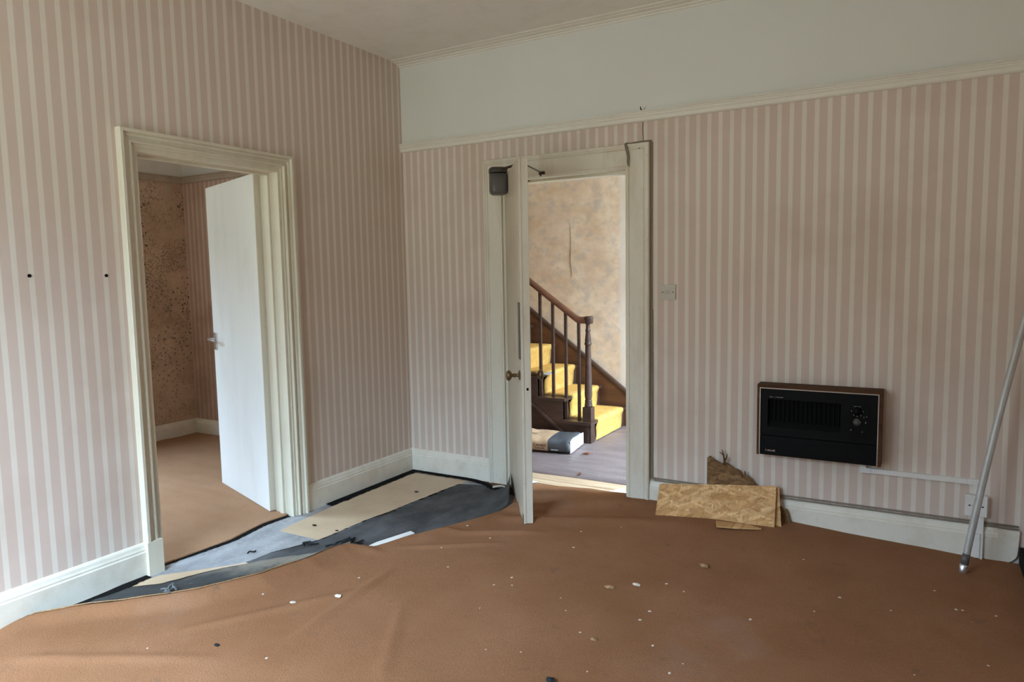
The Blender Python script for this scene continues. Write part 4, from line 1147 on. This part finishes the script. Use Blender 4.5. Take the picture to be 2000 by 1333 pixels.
dk = [(2.176, .355), (2.19, .364), (2.201, .352), (2.228, .337), (2.254, .329), (2.272, .331), (2.285, .335), (2.299, .323), (2.326, .306), (2.344, .307), (2.355, .295), (2.363, .28), (2.374, .264), (2.379, .267), (2.383, .298), (2.388, .295), (2.392, .276), (2.403, .274), (2.414, .264), (2.429, .243), (2.443, .23), (2.50, .19), (2.572, .13), (2.583, .13), (2.59, .118), (2.607, .119), (2.618, .096), (2.626, .059), (2.644, .029), (2.644, .019), (2.40, .012), (2.178, .012)]
bm = bmesh.new()
def dy(z): return -.024-.022*max(0, 1-z/.4)
f_ = [bm.verts.new((x, dy(z)-.012, z)) for x, z in dk]; b_ = [bm.verts.new((x+.002, dy(z)-.001, z)) for x, z in dk]
bm.faces.new(f_); bm.faces.new(b_[::-1])
for i in range(len(dk)):
    j = (i+1) % len(dk); bm.faces.new((f_[i], f_[j], b_[j], b_[i]))
bmesh.ops.triangulate(bm, faces=[f for f in bm.faces if len(f.verts) > 4]); bmesh.ops.recalc_face_normals(bm, faces=bm.faces[:])
bc = tag(obj('broken_chipboard', bm, M['osb_dark']), 'dark broken chipboard with a jagged splintered top behind the pale boards', 'board')
bm = bmesh.new()
tube(bm, [(2.276, -.040, .322), (2.272, -.036, .350), (2.266, -.034, .378), (2.258, -.034, .408)], lambda t: .009-.0065*t, 6)
tube(bm, [(2.268, -.034, .372), (2.256, -.033, .384), (2.244, -.033, .392)], lambda t: .004-.002*t, 5)
tube(bm, [(2.276, -.036, .345), (2.284, -.034, .366), (2.287, -.034, .386)], lambda t: .005-.003*t, 5)
obj('splinter', bm, M['tan_dark'], bc)['label'] = 'dark forked splinter standing up from the broken edge'
bm = bmesh.new(); tube(bm, [(2.384, -.040, .262), (2.386, -.036, .302)], lambda t: .005-.003*t, 5); obj('splinter', bm, M['tan_dark'], bc)
bm = bmesh.new(); prism(bm, [(2.274, -.222), (2.300, -.318), (2.40, -.288), (2.516, -.236), (2.44, -.20)], 2, .0, .009)
for v in bm.verts: v.co.z += carpet_z(2.40, -.27, 1)+.006-.05*(v.co.y+.27)
bevel(bm, .001, 1)
tag(obj('strand_board_offcut', bm, M['osb']), 'thin pointed strand-board sliver lying flat under the front board', 'board')

# ------------------------------------------------------------------ small debris on the carpet
def cz(x, y): return carpet_z(x, y, max(.0, x-edge(y)))-.002
bit('paint_flake', 1.026, -1.827, cz(1.026, -1.827), .017, M['paper'], 'largest white flake on the carpet before the torn edge', 'flake', flat=.3, seed=2)
bit('paint_flake', 2.136, -1.094, cz(2.136, -1.094), .016, M['flake'], 'pale flat flake on the carpet midway between hall door and boards', 'flake', flat=.3, seed=7)
bit('paint_flake', 1.493-.60, -1.96, cz(.893, -1.96), .014, M['flake'], 'long pale flake just off the torn carpet edge', 'flake', flat=.25, seed=8)
bit('crumb', 2.350, -.755, cz(2.350, -.755), .020, M['tan_flake'], 'larger tan crumb on the carpet in front of the strand boards', 'crumb', flat=.4, seed=3)
bit('crumb', 2.037, -1.171, cz(2.037, -1.171), .018, M['tan_flake'], 'brown crumb next to the pale flake on the carpet', 'crumb', flat=.3, seed=4)
bit('crumb', 2.157, -1.619, cz(2.157, -1.619), .011, M['tan_flake'], 'small dark brown crumb on the bare middle of the carpet', 'crumb', flat=.4, seed=6)
bit('crumb', 2.137, -1.948, cz(2.137, -1.948), .016, M['black_bit'], 'black crumb at the bottom edge of the photo', 'crumb', flat=.5, seed=1)
bit('crumb', .895, -2.345, cz(.895, -2.345), .013, M['black_bit'], 'dark crumb on the carpet nearest the left wall', 'crumb', flat=.3, seed=5)
bm = bmesh.new(); tube(bm, catmull([(2.352+.03*math.cos(t*.5), -1.0+.03*math.sin(t*.5), .018) for t in range(9)], 3), .0008, 4)
random.seed(21)
spots = [(1.599, -1.287), (1.565, -1.391), (2.259, -1.387), (2.223, -1.83), (2.482, -1.704), (2.944, -.802), (3.138, -.833), (3.392, -.698), (1.889, -1.363), (1.698, -.826), (2.370, -1.555), (3.45, -1.126)]
spots += [(random.uniform(.6, 3.6), random.uniform(-2.7, -.45)) for _ in range(46)]
src = None
for i, (x, y) in enumerate(spots):
    if x < edge(y)+.06: continue
    r = random.uniform(.0035, .0065)
    if src is None:
        bm = bmesh.new(); bmesh.ops.create_icosphere(bm, subdivisions=1, radius=1)
        for v in bm.verts: v.co.z *= .5; v.co.x *= 1.3
        src = obj('plaster_speck', bm, M['flake']); o = src
    else:
        o = src.copy(); COL.objects.link(o)
    o.location = (x, y, cz(x, y)+r*.4); o.rotation_euler = (0, 0, random.uniform(0, 3)); o.scale = (r, r, r)
    tag(o, 'tiny pale plaster speck scattered on the brown carpet', 'speck', 'plaster specks on the carpet')
